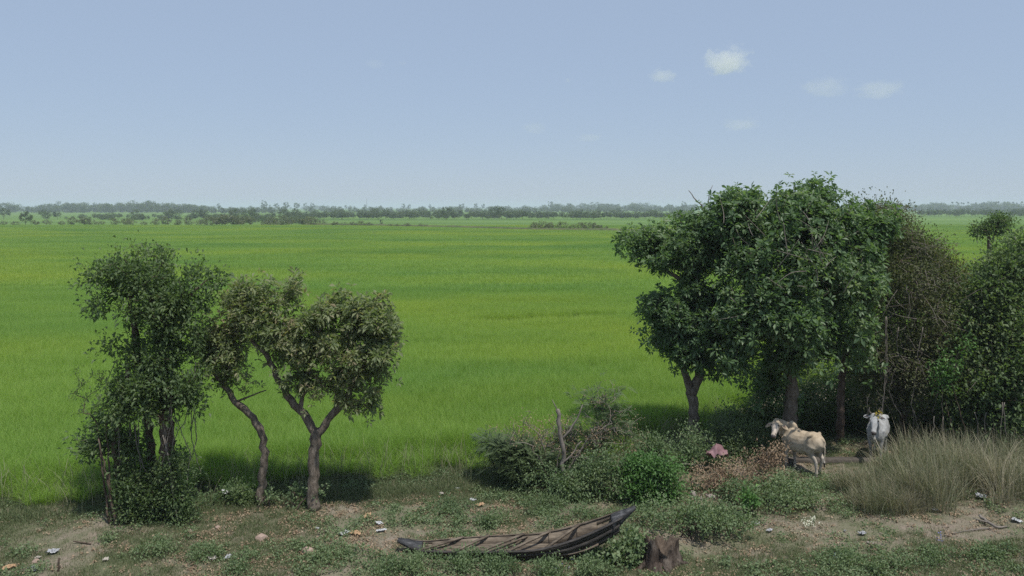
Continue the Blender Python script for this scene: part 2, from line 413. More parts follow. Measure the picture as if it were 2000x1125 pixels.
for y in np.arange(18.0, 64, 0.95):
    hw = y * 0.72 + 5
    x = np.arange(-hw, hw, 0.95); x = x + RNG.normal(0, 0.1, len(x)); yy = y + RNG.normal(0, 0.12, len(x))
    gap = yy - edge_d(x) - 0.5 * (fbm(x * 0.7, yy * 0.7, 21, 3) - 0.5)
    k = gap > 1.25
    s = np.clip(0.72 + gap * 0.16, 0.7, 1.0) * (0.86 + 0.28 * fbm(x * 0.12, yy * 0.35, 5, 3))
    dl = G(960, 613); dr = G(1200, 604); tt = (x - dl[0]) / (dr[0] - dl[0]); yl = dl[1] * .88 + (dr[1] - dl[1]) * .88 * tt
    s = np.where((tt > -.05) & (tt < 1.0) & (np.abs(yy - yl - 1.0) < 1.0), s * .42, s)
    pts.append(np.stack([x, yy, gz(x, yy)], 1)[k]); scl.append(s[k]); pk.append(RNG.integers(0, 3, int(k.sum())))
for y in np.arange(17.6, 40, 0.42):
    x = np.arange(-34, 34, 0.42); x = x + RNG.normal(0, 0.12, len(x)); yy = y + RNG.normal(0, 0.12, len(x))
    gap = yy - edge_d(x) - 1.1 * (fbm(x * 0.8, yy * 0.8, 21, 3) - 0.5)
    k = (gap > 0.05) & (yy - edge_d(x) < 2.2) & (RNG.random(len(x)) < np.clip(gap * 1.3 + .25, 0, 1))
    s = np.clip(0.42 + gap * 0.36, 0.4, 0.95) * RNG.uniform(.8, 1.15, len(x))
    pts.append(np.stack([x, yy, gz(x, yy)], 1)[k]); scl.append(s[k]); pk.append(RNG.integers(6, 8, int(k.sum())))
for y in np.arange(64, 292, 4.0):
    hw = y * 0.70 + 8
    x = np.arange(-hw, hw, 4.0); x = x + RNG.normal(0, 0.3, len(x)); yy = y + RNG.normal(0, 0.5, len(x))
    s = 0.84 + 0.32 * fbm(x * 0.06, yy * 0.16, 5, 3)
    pts.append(np.stack([x, yy, np.full(len(x), -0.1)], 1)); scl.append(s); pk.append(RNG.integers(3, 6, len(x)))
pts = np.concatenate(pts); scl = np.concatenate(scl); pk = np.concatenate(pk)
rot = np.zeros((len(pts), 3)); rot[:, 2] = RNG.integers(0, 4, len(pts)) * (PI / 2) * 0 + RNG.normal(0, 0.5, len(pts))
sc3 = np.stack([np.ones(len(pts)), np.ones(len(pts)), scl], 1)
scatter('rice_crop', 'bright green rice crop filling the flat field', 'rice', rice_near + rice_far + rice_edge, pts, rot, sc3, pk)

# ------------------------------------------------------------------ trees
def blob_points(blobs, n, rng, d0, shell=0.55):
    """points in ellipsoids given as (px, py, rx_px, ry_px, depth offset, rz, weight)"""
    w = np.array([b[2] * b[3] * b[5] * (b[6] if len(b) > 6 else 1) for b in blobs], float); w = w ** 0.75; w /= w.sum()
    n0 = n; n = int(n * 1.5)
    idx = rng.choice(len(blobs), n, p=w); out = np.zeros((n, 3)); cen = np.zeros((n, 3))
    for k, b in enumerate(blobs):
        m = idx == k; c = int(m.sum())
        if not c: continue
        d = norm(rng.normal(size=(c, 3))); r = rng.uniform(0, 1, (c, 1)) ** (1 / 3.0)
        r = shell + (1 - shell) * r if shell > 0 else r
        dep = d0 + b[4]; sx = dep / F
        r = r * np.where(rng.random((c, 1)) < .16, rng.uniform(1.05, 1.32, (c, 1)), 1.0)
        out[m] = P(b[0], b[1], dep) + d * r * np.array([b[2] * sx, b[5], b[3] * sx]); cen[m] = P(b[0], b[1], dep)
    g_ = fbm(out[:, 0] * 3.0 + out[:, 1] * 1.1 + 50, out[:, 2] * 3.0 + out[:, 1] * 1.6 + 50, int(d0 * 10) % 97, 2)       # clumps and gaps
    sel = np.argsort(-g_ + rng.normal(0, .05, n))[:n0]; out = out[sel]; cen = cen[sel]
    return out, cen

class Tree:
    """a trunk drawn as polylines, limbs grown from it to points of the crown, leaves at their ends"""
    def __init__(s, seed): s.rng = np.random.default_rng(seed); s.pos = []; s.par = []; s.fix = []; s.ok = []
    def trunk(s, pts, rads, attach=0.45, join=None, step=0.14, wob=0.02):
        p, r = resample(pts, rads, step)
        p[1:-1] += s.rng.normal(0, wob, p[1:-1].shape) * np.array([1, 1, 0.3])
        par = -1
        if join is not None and s.pos:
            par = int(np.argmin(np.linalg.norm(np.array(s.pos) - p[0], axis=1))); p = p[1:]; r = r[1:]
        for i in range(len(p)):
            s.pos.append(p[i]); s.par.append(par); s.fix.append(r[i]); s.ok.append(i / len(p) >= attach); par = len(s.pos) - 1
    def grow(s, att, step=0.22, wob=0.05, sag=0.0):
        src = np.array([p for p, o in zip(s.pos, s.ok) if o])
        dist = np.min(np.linalg.norm(att[:, None] - src[None], axis=2), axis=1)
        s.tips = []
        cap = len(s.pos) + len(att) * 30
        A = np.zeros((cap, 3)); OK = np.zeros(cap, bool); n = len(s.pos)
        A[:n] = s.pos; OK[:n] = s.ok
        for a in att[np.argsort(dist)]:
            dv = A[:n] - a; dd = np.sqrt((dv ** 2).sum(1)) + np.where(dv[:, 2] > 0, dv[:, 2] * 0.8, 0); dd[~OK[:n]] = 1e9
            j = int(np.argmin(dd)); st = A[j].copy(); L = np.linalg.norm(a - st); m = max(1, min(28, int(L / step)))
            bow = s.rng.normal(0, 0.10, 3) * L; bow[2] += L * 0.10
            par = j
            for k in range(1, m + 1):
                t = k / m; q = st + (a - st) * t + bow * math.sin(PI * t) + (s.rng.normal(0, wob, 3) * step if k < m else 0)
                A[n] = q; OK[n] = True; s.pos.append(q); s.par.append(par); s.fix.append(None); s.ok.append(True); par = n; n += 1
            s.tips.append(n - 1)
    def wood(s, tip=0.006, power=0.5, rmax=None, sides=6):
        n = len(s.pos); cnt = np.zeros(n); ch = [[] for _ in range(n)]
        for i in range(n):
            if s.par[i] >= 0: ch[s.par[i]].append(i)
        for i in range(n - 1, -1, -1):
            if not ch[i]: cnt[i] = 1
            if s.par[i] >= 0: cnt[s.par[i]] += cnt[i]
        rad = tip * np.maximum(cnt, 1) ** power
        for i in range(n):
            if s.fix[i] is not None: rad[i] = s.fix[i]
            elif s.par[i] >= 0: rad[i] = min(rad[i], rad[s.par[i]] * 0.92)
        b = Buf(); P_ = np.array(s.pos); done = np.zeros(n, bool)
        for i in range(n):
            if done[i]: continue
            line = [i]; done[i] = True; k = i
            while ch[k]:
                k2 = max(ch[k], key=lambda c: (s.fix[c] is not None, cnt[c])); 
                if done[k2]: break
                line.append(k2); done[k2] = True; k = k2
            if s.par[i] >= 0:
                pts = np.concatenate([P_[s.par[i]][None], P_[line]]); r = np.concatenate([[rad[line[0]]], rad[line]])
            else: pts = P_[line]; r = rad[line]
            if len(pts) < 2: continue
            big = r.max() > 0.04
            tube(b, pts, r, 10 if big else (5 if r.max() > 0.012 else 3), s.rng, 0.09 if big else 0.0)
        return b
    def leaf_sites(s, per_tip, spread, back=4):
        """leaf positions about the last nodes of each limb, with directions pointing outwards"""
        P_ = np.array(s.pos); c = []; a = []
        for t in s.tips:
            k = t; chain = [t]
            for _ in range(back):
                k = s.par[k]
                if k < 0 or s.fix[k] is not None: break
                chain.append(k)
            ch = P_[chain]; ax = ch[0] - ch[-1] if len(chain) > 1 else np.array([0, 0, 1.0])
            ids = s.rng.integers(0, len(chain), per_tip)
            off = s.rng.normal(0, spread, (per_tip, 3))
            c.append(ch[ids] + off); a.append(norm(off) * 0.8 + norm(ax[None]) * 0.5 + np.array([0, 0, 0.45]))
        return np.concatenate(c), np.concatenate(a)

def clump_value(p, rng, scale=1.4, seed=0):
    """leaf colour value that drifts from clump to clump"""
    return np.clip(0.15 + 0.6 * fbm(p[:, 0] * scale + p[:, 2] * 0.7, p[:, 2] * scale + p[:, 1] * scale * 0.8, seed, 3) + rng.normal(0, 0.13, len(p)), 0, 1)

def tree_thing(name, label, base, T, crown_buf, bark, leafm, cat='tree', wood_kw={}, group=None, extra=()):
    o = thing(name, label, cat, base, 0, group)
    link('trunk', T.wood(**wood_kw).mesh('trunk', [bark], True, base), o)
    link('crown', crown_buf.mesh('crown', [leafm], False, base), o, kind='stuff')
    for nm, b, m in extra: link(nm, b.mesh(nm, [m], False, base), o, kind='stuff')
    return o
def px_line(pts, d): return [P(x, y, d + (z[0] if z else 0)) for x, y, *z in pts]

# --- vine-draped tree on the left
d = 17.9; T = Tree(101); base = GG(285, 1015)
base[1] = d; base[2] = float(gz(base[0], d)); gy0 = 1014
T.trunk(px_line([(338, 1012), (330, 900), (322, 800), (318, 700), (300, 610), (290, 540)], d), [0.20, 0.17, 0.14, 0.11, 0.08, 0.04], 0.5)
T.trunk(px_line([(292, 1014), (296, 900), (288, 800), (270, 700), (266, 640), (250, 560)], d + 0.25), [0.12, 0.10, 0.09, 0.08, 0.07, 0.04], 0.5)
T.trunk(px_line([(236, 1010), (232, 930), (225, 870), (240, 780), (250, 720)], d - 0.1), [0.09, 0.08, 0.07, 0.06, 0.04], 0.5)
T.trunk(px_line([(300, 640), (350, 590), (390, 560)], d), [0.06, 0.05, 0.03], 0.3, True)
blobs = [(215, 560, 70, 48, 0, .8), (255, 520, 70, 38, 0, .8), (320, 530, 70, 45, 0, .8), (375, 560, 50, 42, .2, .7), (290, 580, 75, 45, 0, .9), (260, 625, 38, 28, 0, .5, .7),
         (355, 610, 48, 45, .1, .6), (345, 655, 45, 40, 0, .5), (300, 720, 55, 45, -.1, .7), (350, 720, 55, 55, -.2, .7), (275, 770, 65, 50, -.2, .7), (340, 775, 55, 42, -.2, .7), (235, 800, 50, 48, 0, .7),
         (225, 690, 30, 40, 0, .4, .8), (205, 860, 42, 36, 0, .5), (165, 860, 30, 22, 0, .4, .7), (240, 880, 40, 40, 0, .5), (385, 735, 28, 30, 0, .4), (262, 685, 30, 26, -.1, .4, .6), (195, 520, 34, 22, 0, .5), (415, 540, 18, 16, .1, .3)]
att, _ = blob_points(blobs, 360, T.rng, d, 0.35); T.grow(att, 0.2)
c, a = T.leaf_sites(64, 0.115); cb = Buf()
add_leaves(cb, c, a + T.rng.normal(0, 0.7, c.shape), T.rng.uniform(0.075, 0.155, len(c)), T.rng.uniform(0.04, 0.072, len(c)), T.rng, clump_value(c, T.rng), 0.3)
# hanging and arching vine stems
vb = Buf()
for k in range(26):
    x = T.rng.uniform(225, 385); y0 = T.rng.uniform(700, 850); y1 = y0 + T.rng.uniform(60, 190); dz = T.rng.uniform(-.35, .3)
    p, r = resample([P(x, y0, d + dz), P(x + T.rng.normal(0, 12), (y0 + y1) / 2, d + dz), P(x + T.rng.normal(0, 16), min(y1, 1010), d + dz)], [.012, .011, .009], .12)
    tube(vb, p + T.rng.normal(0, .012, p.shape), r, 4)
p, r = resample(px_line([(348, 1020), (336, 960), (332, 905), (318, 850)], d - 0.35), [.022, .02, .018, .012], .12); tube(vb, p, r, 5)
tree_thing('vine_covered_tree', 'dark vine-draped tree with several stems and a bushy foot at the rice edge', base, T, cb, M['bark_dark'], M['leaf_dark'],
           wood_kw=dict(tip=0.005), extra=[('vine', vb, M['twig_grey'])])

def shrub(name, label, base_pt, blobs, d, mat, seed, natt=70, per=30, spread=0.12, L=(0.06, 0.11), W=(0.03, 0.05), kind='leaf', stem=0.02, stems=5, cat='shrub', bark='bark_dark', shell=0.3, tip=0.004, group=None, twigs=0, droop=.3):
    T = Tree(seed); rng = T.rng; b0 = np.array(base_pt, float)
    att, _ = blob_points(blobs, natt, rng, d, shell)
    att[:, 2] = np.maximum(att[:, 2], gz(att[:, 0], att[:, 1]) + 0.04)
    for k in range(stems):
        q = b0 + np.array([rng.normal(0, 0.10), rng.normal(0, 0.08), -0.05]); t = att[rng.integers(0, len(att))]
        T.trunk([q, q + (t - q) * 0.3 + np.array([0, 0, 0.08]), q + (t - q) * 0.65 + np.array([0, 0, .1])], [stem, stem * .8, stem * .5], 0.25, None, 0.1, 0.01)
    T.grow(att, 0.12)
    if twigs: T.tips_bare = T.tips
    c, a = T.leaf_sites(per, spread, 3)
    k = c[:, 2] > gz(c[:, 0], c[:, 1]) + 0.01; c, a = c[k], a[k]
    cb = Buf(); rnd = clump_value(c, rng, 1.8, seed)
    if kind == 'leaf': add_leaves(cb, c, a + rng.normal(0, .6, c.shape), rng.uniform(*L, len(c)), rng.uniform(*W, len(c)), rng, rnd, droop)
    elif kind == 'rosette': add_rosettes(cb, c, a, rng, 6, L[1], W[1], 0.45, rnd)
    else: add_fronds(cb, c, a + rng.normal(0, .5, c.shape) + np.array([0, 0, -.25]), rng, L[1], 8, L[0], W[0], rnd)
    o = thing(name, label, cat, b0, 0, group)
    link('stem', T.wood(tip=tip).mesh('stem', [M[bark]], True, b0), o)
    link('foliage', cb.mesh('foliage', [M[mat]], False, b0), o, kind='stuff')
    return o
def at_d(px, d, dy=0):
    p = np.array([(px - 1000) / F * d, d + dy, 0.0]); p[2] = float(gz(p[0], p[1])); return p
shrub('leafy_shrub', 'dark leafy shrub crowding the foot of the vine-draped tree', at_d(290, 17.75), [(260, 985, 48, 36, 0, .35), (315, 985, 55, 40, 0, .35), (345, 935, 32, 48, .1, .3), (270, 940, 42, 40, .1, .3), (365, 985, 28, 30, .1, .3)], 17.7, 'leaf_dark', 111, 130, 90, .13)
shrub('leafy_shrub', 'low dark shrub between the vine-draped tree and the crooked trunk', at_d(455, 18.9), [(455, 975, 45, 18, 0, .3), (485, 960, 22, 30, 0, .2)], 18.9, 'leaf_dark', 112, 40, 50, .1)
shrub('spiny_shrub', 'long arching leafy shoots sticking out left of the vine-draped tree', at_d(225, 17.6), [(170, 760, 45, 38, 0, .3), (150, 790, 25, 25, 0, .2), (185, 730, 25, 25, 0, .2), (205, 820, 25, 40, 0, .2)], 17.6, 'leaf_dark', 113, 34, 16, .035, (0.05, 0.085), (0.02, 0.03), stem=.03, stems=3)
shrub('sapling', 'small pale-leaved sapling at the foot of the forked tree', at_d(585, 18.6), [(582, 965, 20, 24, 0, .2), (632, 965, 18, 22, 0, .2)], 18.6, 'leaf_weed', 114, 22, 14, .07)
shrub('sapling', 'small pale-leaved sapling at the foot of the crooked tree', at_d(522, 18.6), [(522, 980, 14, 16, 0, .15), (535, 970, 12, 14, 0, .15)], 18.6, 'leaf_weed', 115, 14, 14, .07)

# --- crooked tree
d = 18.7; T = Tree(102); base = at_d(508, d)
T.trunk(px_line([(507, 992), (511, 930), (517, 880), (508, 835), (490, 805), (462, 788), (438, 755), (415, 715)], d), [.105, .095, .09, .085, .08, .075, .06, .045], .72)
T.trunk(px_line([(438, 755), (452, 690), (462, 640), (480, 590)], d), [.05, .04, .03, .02], .2, True)
T.trunk(px_line([(455, 785), (485, 775), (520, 762)], d), [.03, .022, .014], .2, True)
T.trunk(px_line([(462, 640), (510, 610), (560, 580), (574, 555)], d), [.025, .02, .015, .008], .2, True)
blobs = [(450, 580, 38, 30, 0, .6), (500, 568, 48, 26, 0, .6), (540, 575, 40, 26, 0, .5), (445, 640, 42, 48, .1, .6), (490, 625, 40, 35, 0, .5, .7), (430, 705, 38, 38, 0, .5), (470, 700, 24, 30, 0, .4, .5), (408, 660, 25, 45, 0, .5),
         (475, 765, 28, 14, 0, .3, .4), (570, 560, 14, 18, 0, .2), (520, 640, 32, 30, 0, .4, .7), (560, 595, 24, 20, 0, .3, .7)]
att, _ = blob_points(blobs, 155, T.rng, d, 0.3); T.grow(att, 0.2)
c, a = T.leaf_sites(9, 0.13); cb = Buf(); add_rosettes(cb, c, a, T.rng, 7, .15, .055, .45, clump_value(c, T.rng, 1.2, 5) + .12, .1)
tree_thing('crooked_tree', 'slender tree with a crooked S-shaped trunk and thin olive crown', base, T, cb, M['bark'], M['leaf_olive'], wood_kw=dict(tip=0.006))

# --- forked tree
d = 18.5; T = Tree(103); base = at_d(612, d)
T.trunk(px_line([(613, 998), (611, 950), (612, 890), (618, 845)], d), [.155, .125, .12, .135], 2)
T.trunk(px_line([(616, 850), (600, 815), (570, 785), (545, 748), (532, 715), (510, 680), (482, 655)], d), [.10, .10, .085, .07, .065, .05, .035], .35, True)
T.trunk(px_line([(622, 850), (650, 810), (672, 780), (692, 745), (715, 700), (730, 660)], d), [.10, .085, .075, .065, .05, .03], .35, True)
T.trunk(px_line([(585, 800), (600, 740), (610, 680), (630, 630)], d), [.055, .045, .035, .025], .3, True)
T.trunk(px_line([(655, 805), (660, 740), (675, 680), (690, 610)], d + .3), [.05, .045, .035, .02], .3, True)
blobs = [(600, 650, 60, 45, 0, .8), (660, 640, 60, 55, 0, .9), (725, 640, 55, 50, 0, .8), (690, 585, 50, 22, 0, .6), (745, 610, 35, 30, 0, .5), (640, 710, 70, 45, -.1, .8), (715, 705, 60, 48, 0, .8), (585, 715, 45, 40, 0, .6),
         (600, 765, 45, 28, -.1, .5), (725, 765, 35, 36, 0, .5), (660, 765, 35, 26, 0, .5, .7), (560, 625, 30, 30, 0, .5), (755, 690, 30, 45, 0, .5), (545, 660, 34, 40, 0, .5), (735, 800, 16, 16, 0, .25), (640, 815, 14, 14, -.1, .2)]
att, _ = blob_points(blobs, 290, T.rng, d, 0.35); T.grow(att, 0.2)
c, a = T.leaf_sites(9, 0.11); cb = Buf(); add_rosettes(cb, c, a, T.rng, 7, .155, .056, .45, clump_value(c, T.rng, 1.2, 6) + .05, .1)
tree_thing('forked_tree', 'round-crowned olive tree with a short forked trunk at the rice edge', base, T, cb, M['bark'], M['leaf_olive'], wood_kw=dict(tip=0.006))

# --- twin-stemmed tree left of the thicket
d = 23.2; T = Tree(104); base = at_d(1357, d)
T.trunk(px_line([(1357, 882), (1358, 840), (1352, 790), (1350, 760)], d), [.19, .15, .15, .16], 2)
T.trunk(px_line([(1348, 765), (1340, 735), (1332, 700), (1300, 650), (1275, 610)], d), [.11, .10, .07, .05, .03], .4, True)
T.trunk(px_line([(1355, 765), (1368, 725), (1372, 680), (1365, 610), (1360, 540), (1375, 470)], d), [.13, .12, .11, .10, .08, .04], .35, True)
T.trunk(px_line([(1365, 620), (1330, 545), (1295, 525), (1265, 500), (1240, 470)], d), [.07, .06, .05, .04, .02], .35, True)
T.trunk(px_line([(1375, 500), (1390, 440), (1370, 400), (1345, 372)], d), [.04, .03, .02, .01], .3, True)
T.trunk(px_line([(1390, 440), (1382, 390), (1392, 362)], d), [.02, .012, .006], .5, True)
blobs = [(1242, 472, 32, 34, 0, .6), (1290, 480, 45, 36, 0, .8), (1345, 470, 48, 50, 0, .9), (1380, 540, 48, 55, 0, .9), (1320, 600, 48, 40, -.1, .9), (1282, 615, 32, 38, 0, .7), (1350, 645, 60, 48, -.3, .9), (1300, 665, 38, 28, 0, .6),
         (1345, 695, 30, 26, -.2, .4), (1350, 385, 28, 12, 0, .3, .4), (1410, 480, 45, 50, 0, .9), (1335, 745, 12, 18, -.1, .2), (1228, 462, 18, 18, 0, .4), (1400, 620, 50, 50, -.3, .8), (1395, 700, 40, 30, -.3, .6)]
att, _ = blob_points(blobs, 480, T.rng, d, 0.35); T.grow(att, 0.22)
c, a = T.leaf_sites(10, 0.15); cb = Buf(); add_rosettes(cb, c, a, T.rng, 8, .16, .066, .28, clump_value(c, T.rng, 1.0, 7) - .05, .06)
tree_thing('twin_stemmed_tree', 'broad-leaved tree with a split trunk, leaning out over the rice', base, T, cb, M['bark'], M['leaf_green'], wood_kw=dict(tip=0.007))

# --- the big broad-leaved tree behind the brown cow
d = 22.6; T = Tree(105); base = at_d(1545, d)
T.trunk(px_line([(1546, 895), (1545, 830), (1545, 760), (1540, 690), (1530, 620)], d), [.24, .19, .18, .17, .16], .8)
T.trunk(px_line([(1532, 640), (1500, 560), (1470, 530), (1430, 470), (1420, 420)], d), [.13, .11, .09, .06, .03], .3, True)
T.trunk(px_line([(1532, 630), (1545, 550), (1560, 480), (1580, 400)], d), [.12, .10, .07, .04], .3, True)
T.trunk(px_line([(1540, 670), (1590, 600), (1640, 540), (1680, 480)], d), [.12, .09, .07, .03], .3, True)
T.trunk(px_line([(1535, 640), (1490, 640), (1450, 640)], d - 1.2), [.06, .05, .03], .3, True)
blobs = [(1440, 420, 55, 38, 0, 1.0), (1500, 400, 55, 30, 0, 1.0), (1560, 400, 50, 34, 0, 1.0), (1600, 375, 32, 22, .3, .6), (1620, 420, 52, 40, 0, 1.0), (1480, 470, 65, 45, -.6, .9), (1560, 470, 65, 45, -.8, .9), (1640, 480, 55, 45, -.2, 1.0),
         (1520, 540, 55, 34, -1.0, .7, .5), (1590, 545, 62, 42, -1.2, .8), (1660, 550, 52, 45, -.5, .9), (1445, 560, 48, 50, -.6, .8), (1470, 630, 60, 42, -1.0, .8), (1550, 625, 60, 42, -1.3, .8), (1630, 620, 60, 42, -.9, .8),
         (1430, 690, 45, 34, -.4, .7), (1500, 700, 55, 34, -.8, .8), (1590, 690, 55, 38, -.9, .8), (1660, 680, 42, 40, -.4, .8), (1480, 745, 38, 34, .3, .6), (1525, 770, 26, 26, .4, .4), (1695, 430, 40, 34, .5, .8), (1690, 520, 32, 40, .2, .7)]
att, _ = blob_points(blobs, 820, T.rng, d, 0.4); T.grow(att, 0.24)
c, a = T.leaf_sites(10, 0.16); cb = Buf(); add_rosettes(cb, c, a, T.rng, 8, .175, .074, .25, clump_value(c, T.rng, .9, 8), .06)
tb = Buf()                                           # bare twigs among the leaves
for k in range(34):
    b_ = blobs[T.rng.integers(5, 12)]; q = P(b_[0] + T.rng.normal(0, 30), b_[1] + T.rng.normal(0, 30), d + b_[4] - .7)
    dv = norm(T.rng.normal(size=3) * np.array([1, .5, .8]) + np.array([0, 0, .4])) * T.rng.uniform(.4, 1.1)
    p, r = resample([q, q + dv * .5 + T.rng.normal(0, .06, 3), q + dv], [.013, .009, .004], .12); tube(tb, p, r, 4)
tree_thing('broad_leaved_tree', 'big broad-leaved tree with one straight grey trunk behind the brown cow', base, T, cb, M['bark'], M['leaf_green'], wood_kw=dict(tip=0.007), extra=[('dead_twig', tb, M['twig_grey'])])

# --- thicket: twiggy brown tree, dark evergreens, creepers
def small_leaf_tree(name, label, base, d, trunks, blobs, mat, seed, natt, per, spread=.16, L=(.07, .13), W=(.028, .05), bark='bark_dark', shell=.3, twigs=0, tip=.006, vines=0):
    T = Tree(seed); rng = T.rng
    for k, (pl, rr) in enumerate(trunks): T.trunk(pl, rr, .35, None)
    att, _ = blob_points(blobs, natt, rng, d, shell); T.grow(att, .24)
    c, a = T.leaf_sites(per, spread); cb = Buf()
    add_leaves(cb, c, a + rng.normal(0, .6, c.shape), rng.uniform(*L, len(c)), rng.uniform(*W, len(c)), rng, clump_value(c, rng, 1.1, seed), .3)
    ex = []
    if twigs:
        tb = Buf()
        q, cen = blob_points(blobs, twigs, rng, d, .5)
        for k in range(twigs):
            dv = norm(norm(q[k] - cen[k]) + rng.normal(0, .8, 3)) * rng.uniform(.25, .8)
            p, r = resample([q[k] - dv * .5, q[k] + rng.normal(0, .07, 3), q[k] + dv * .6], [.010, .008, .004], .16); tube(tb, p, r, 3, cap=False)
        ex.append(('dead_twig', tb, M['twig_grey']))
    if vines:
        tb = Buf()
        for k in range(vines):
            b_ = blobs[rng.integers(0, len(blobs))]; x = b_[0] + rng.normal(0, b_[2] * .6); y = b_[1] + b_[3] * .4; dz = d + b_[4] - b_[5] * rng.uniform(.3, 1)
            y1 = min(y + rng.uniform(60, 220), 860)
            p, r = resample([P(x, y, dz), P(x + rng.normal(0, 8), (y + y1) / 2, dz), P(x + rng.normal(0, 10), y1, dz)], [.014, .012, .01], .14); tube(tb, p + rng.normal(0, .012, p.shape), r, 4)
        ex.append(('hanging_vine', tb, M['twig_grey']))
    return tree_thing(name, label, base, T, cb, M[bark], M[mat], wood_kw=dict(tip=tip), extra=ex)

d = 23.6
small_leaf_tree('twiggy_tree', 'brown twiggy tree tangled with bare stems behind the white cow', at_d(1640, d), d,
    [(px_line([(1640, 880), (1642, 780), (1650, 690), (1690, 600), (1720, 520)], d), [.13, .11, .10, .07, .04]), (px_line([(1760, 880), (1765, 760), (1780, 660), (1790, 560), (1770, 480)], d + .2), [.10, .09, .08, .06, .03])],
    [(1740, 470, 55, 40, 0, .9), (1800, 500, 50, 42, .2, .9), (1760, 540, 60, 45, -.4, .9), (1830, 560, 48, 50, 0, .9), (1720, 600, 50, 45, -.4, .9), (1790, 620, 60, 48, -.6, .9), (1850, 640, 42, 50, -.2, .8), (1700, 680, 45, 42, -.4, .8), (1760, 700, 55, 45, -.7, .8),
     (1820, 710, 50, 50, -.4, .8), (1720, 760, 45, 40, -.2, .7), (1790, 780, 50, 38, 0, .7), (1750, 420, 40, 24, .3, .5, .8), (1700, 415, 40, 24, .4, .6), (1640, 395, 30, 18, .4, .5, .6)], 'leaf_thicket', 121, 480, 60, .2, (.08, .13), (.035, .055), twigs=650, vines=22)
d = 26.5
small_leaf_tree('dark_thicket_tree', 'dark dense tree filling the thicket between the big tree and the evergreen', at_d(1745, d), d,
    [(px_line([(1745, 830), (1740, 700), (1735, 600), (1730, 500)], d), [.14, .12, .09, .04]), (px_line([(1830, 830), (1835, 720), (1840, 640), (1850, 560)], d), [.12, .10, .08, .04])],
    [(1700, 440, 40, 26, 0, .8), (1740, 460, 45, 34, 0, .9), (1700, 520, 45, 45, 0, .9), (1770, 530, 55, 45, 0, .9), (1830, 560, 55, 42, 0, .9), (1720, 600, 60, 45, 0, .9), (1800, 630, 60, 48, 0, .9), (1870, 620, 45, 45, 0, .9), (1690, 680, 55, 45, 0, .9), (1760, 700, 60, 45, 0, .9), (1840, 710, 60, 45, 0, .9), (1900, 690, 45, 45, 0, .9), (1650, 740, 50, 40, 0, .8), (1720, 770, 60, 40, 0, .8), (1800, 780, 60, 40, 0, .8), (1880, 780, 60, 40, 0, .8), (1590, 750, 45, 40, .2, .8), (1940, 560, 40, 40, 0, .8)], 'leaf_dark', 125, 620, 75, .24, (.08, .14), (.04, .065))
d = 25.5
small_leaf_tree('yellowish_tree', 'yellowish small-leaved tree rising behind the twiggy tangle', at_d(1850, d), d,
    [(px_line([(1850, 860), (1845, 700), (1840, 580), (1830, 500)], d), [.10, .09, .06, .03])],
    [(1820, 515, 42, 26, 0, .7), (1860, 540, 30, 30, 0, .7), (1790, 505, 30, 26, 0, .6), (1850, 560, 45, 45, 0, .7), (1815, 485, 22, 20, .2, .4, .6)], 'leaf_yellow', 122, 170, 70, .2)
d = 22.8
small_leaf_tree('dark_evergreen', 'dense dark evergreen tree closing the thicket above the dry grass', at_d(1960, d), d,
    [(px_line([(1960, 890), (1955, 760), (1950, 640), (1960, 540)], d), [.16, .14, .11, .06]), (px_line([(2040, 890), (2045, 740), (2030, 600), (2020, 480)], d + .4), [.15, .13, .10, .05])],
    [(1992, 485, 40, 28, .5, .9), (1965, 520, 38, 28, .4, .8), (1935, 548, 44, 34, .3, .9), (1990, 540, 48, 45, 0, .9), (1920, 580, 45, 42, 0, .9), (1970, 620, 55, 45, -.4, .9), (1910, 650, 40, 42, -.2, .8), (1990, 690, 50, 45, -.7, .9), (1930, 710, 52, 42, -.6, .9), (1890, 730, 40, 45, -.3, .8),
     (1980, 770, 50, 40, -.8, .9), (1920, 790, 45, 38, -.5, .8), (1870, 800, 40, 34, -.2, .7), (2050, 500, 50, 40, .5, 1.), (2060, 580, 60, 55, 0, 1.), (2060, 690, 60, 55, -.3, 1.), (2050, 790, 60, 40, -.3, 1.), (1980, 825, 45, 20, -.9, .6), (2100, 600, 50, 90, .5, 1.)], 'leaf_dark', 123, 700, 60, .22, (.11, .19), (.05, .085), twigs=120, vines=10)
d = 21.9
shrub('creeper_clump', 'creeper climbing the dark evergreen, sun glow put into its yellow-green leaf colour', at_d(1885, d), [(1885, 662, 20, 14, 0, .3), (1850, 700, 26, 22, 0, .35), (1840, 740, 22, 26, 0, .35)], d, 'leaf_bright', 124, 40, 16, .1, (.09, .14), (.05, .075), stem=.02, stems=2, cat='creeper')  # brighter yellow-green leaf colour stands in for direct sun on the leaves
# undergrowth in the shade behind the cows
d = 25.0
for k, (x, w_, y, h_) in enumerate([(1450, 45, 840, 40), (1500, 40, 800, 60), (1590, 45, 810, 60), (1670, 50, 800, 60), (1750, 50, 820, 50), (1830, 55, 830, 45), (1910, 55, 830, 45), (1990, 60, 830, 45)]):
    nm = ['dark undergrowth shrub left of the straight grey trunk', 'tall dark undergrowth shrub just behind the straight grey trunk', 'dark undergrowth shrub between the straight grey trunk and the white cow', 'dark undergrowth shrub directly behind the white cow'] + ['dark undergrowth shrub under the brown twiggy tree', 'dark undergrowth shrub between the twiggy tree and the evergreen', 'dark undergrowth shrub at the foot of the dense evergreen', 'dark undergrowth shrub past the evergreen at the end of the dry grass']
    shrub('undergrowth_shrub', nm[k], at_d(x, d + .1 * (k % 3)), [(x, y, w_, h_, 0, .7), (x + 18, y + 30, w_ * .8, h_ * .7, -.3, .6)], d, 'leaf_dark', 130 + k, 95, 70, .2, (.08, .14), (.035, .06))
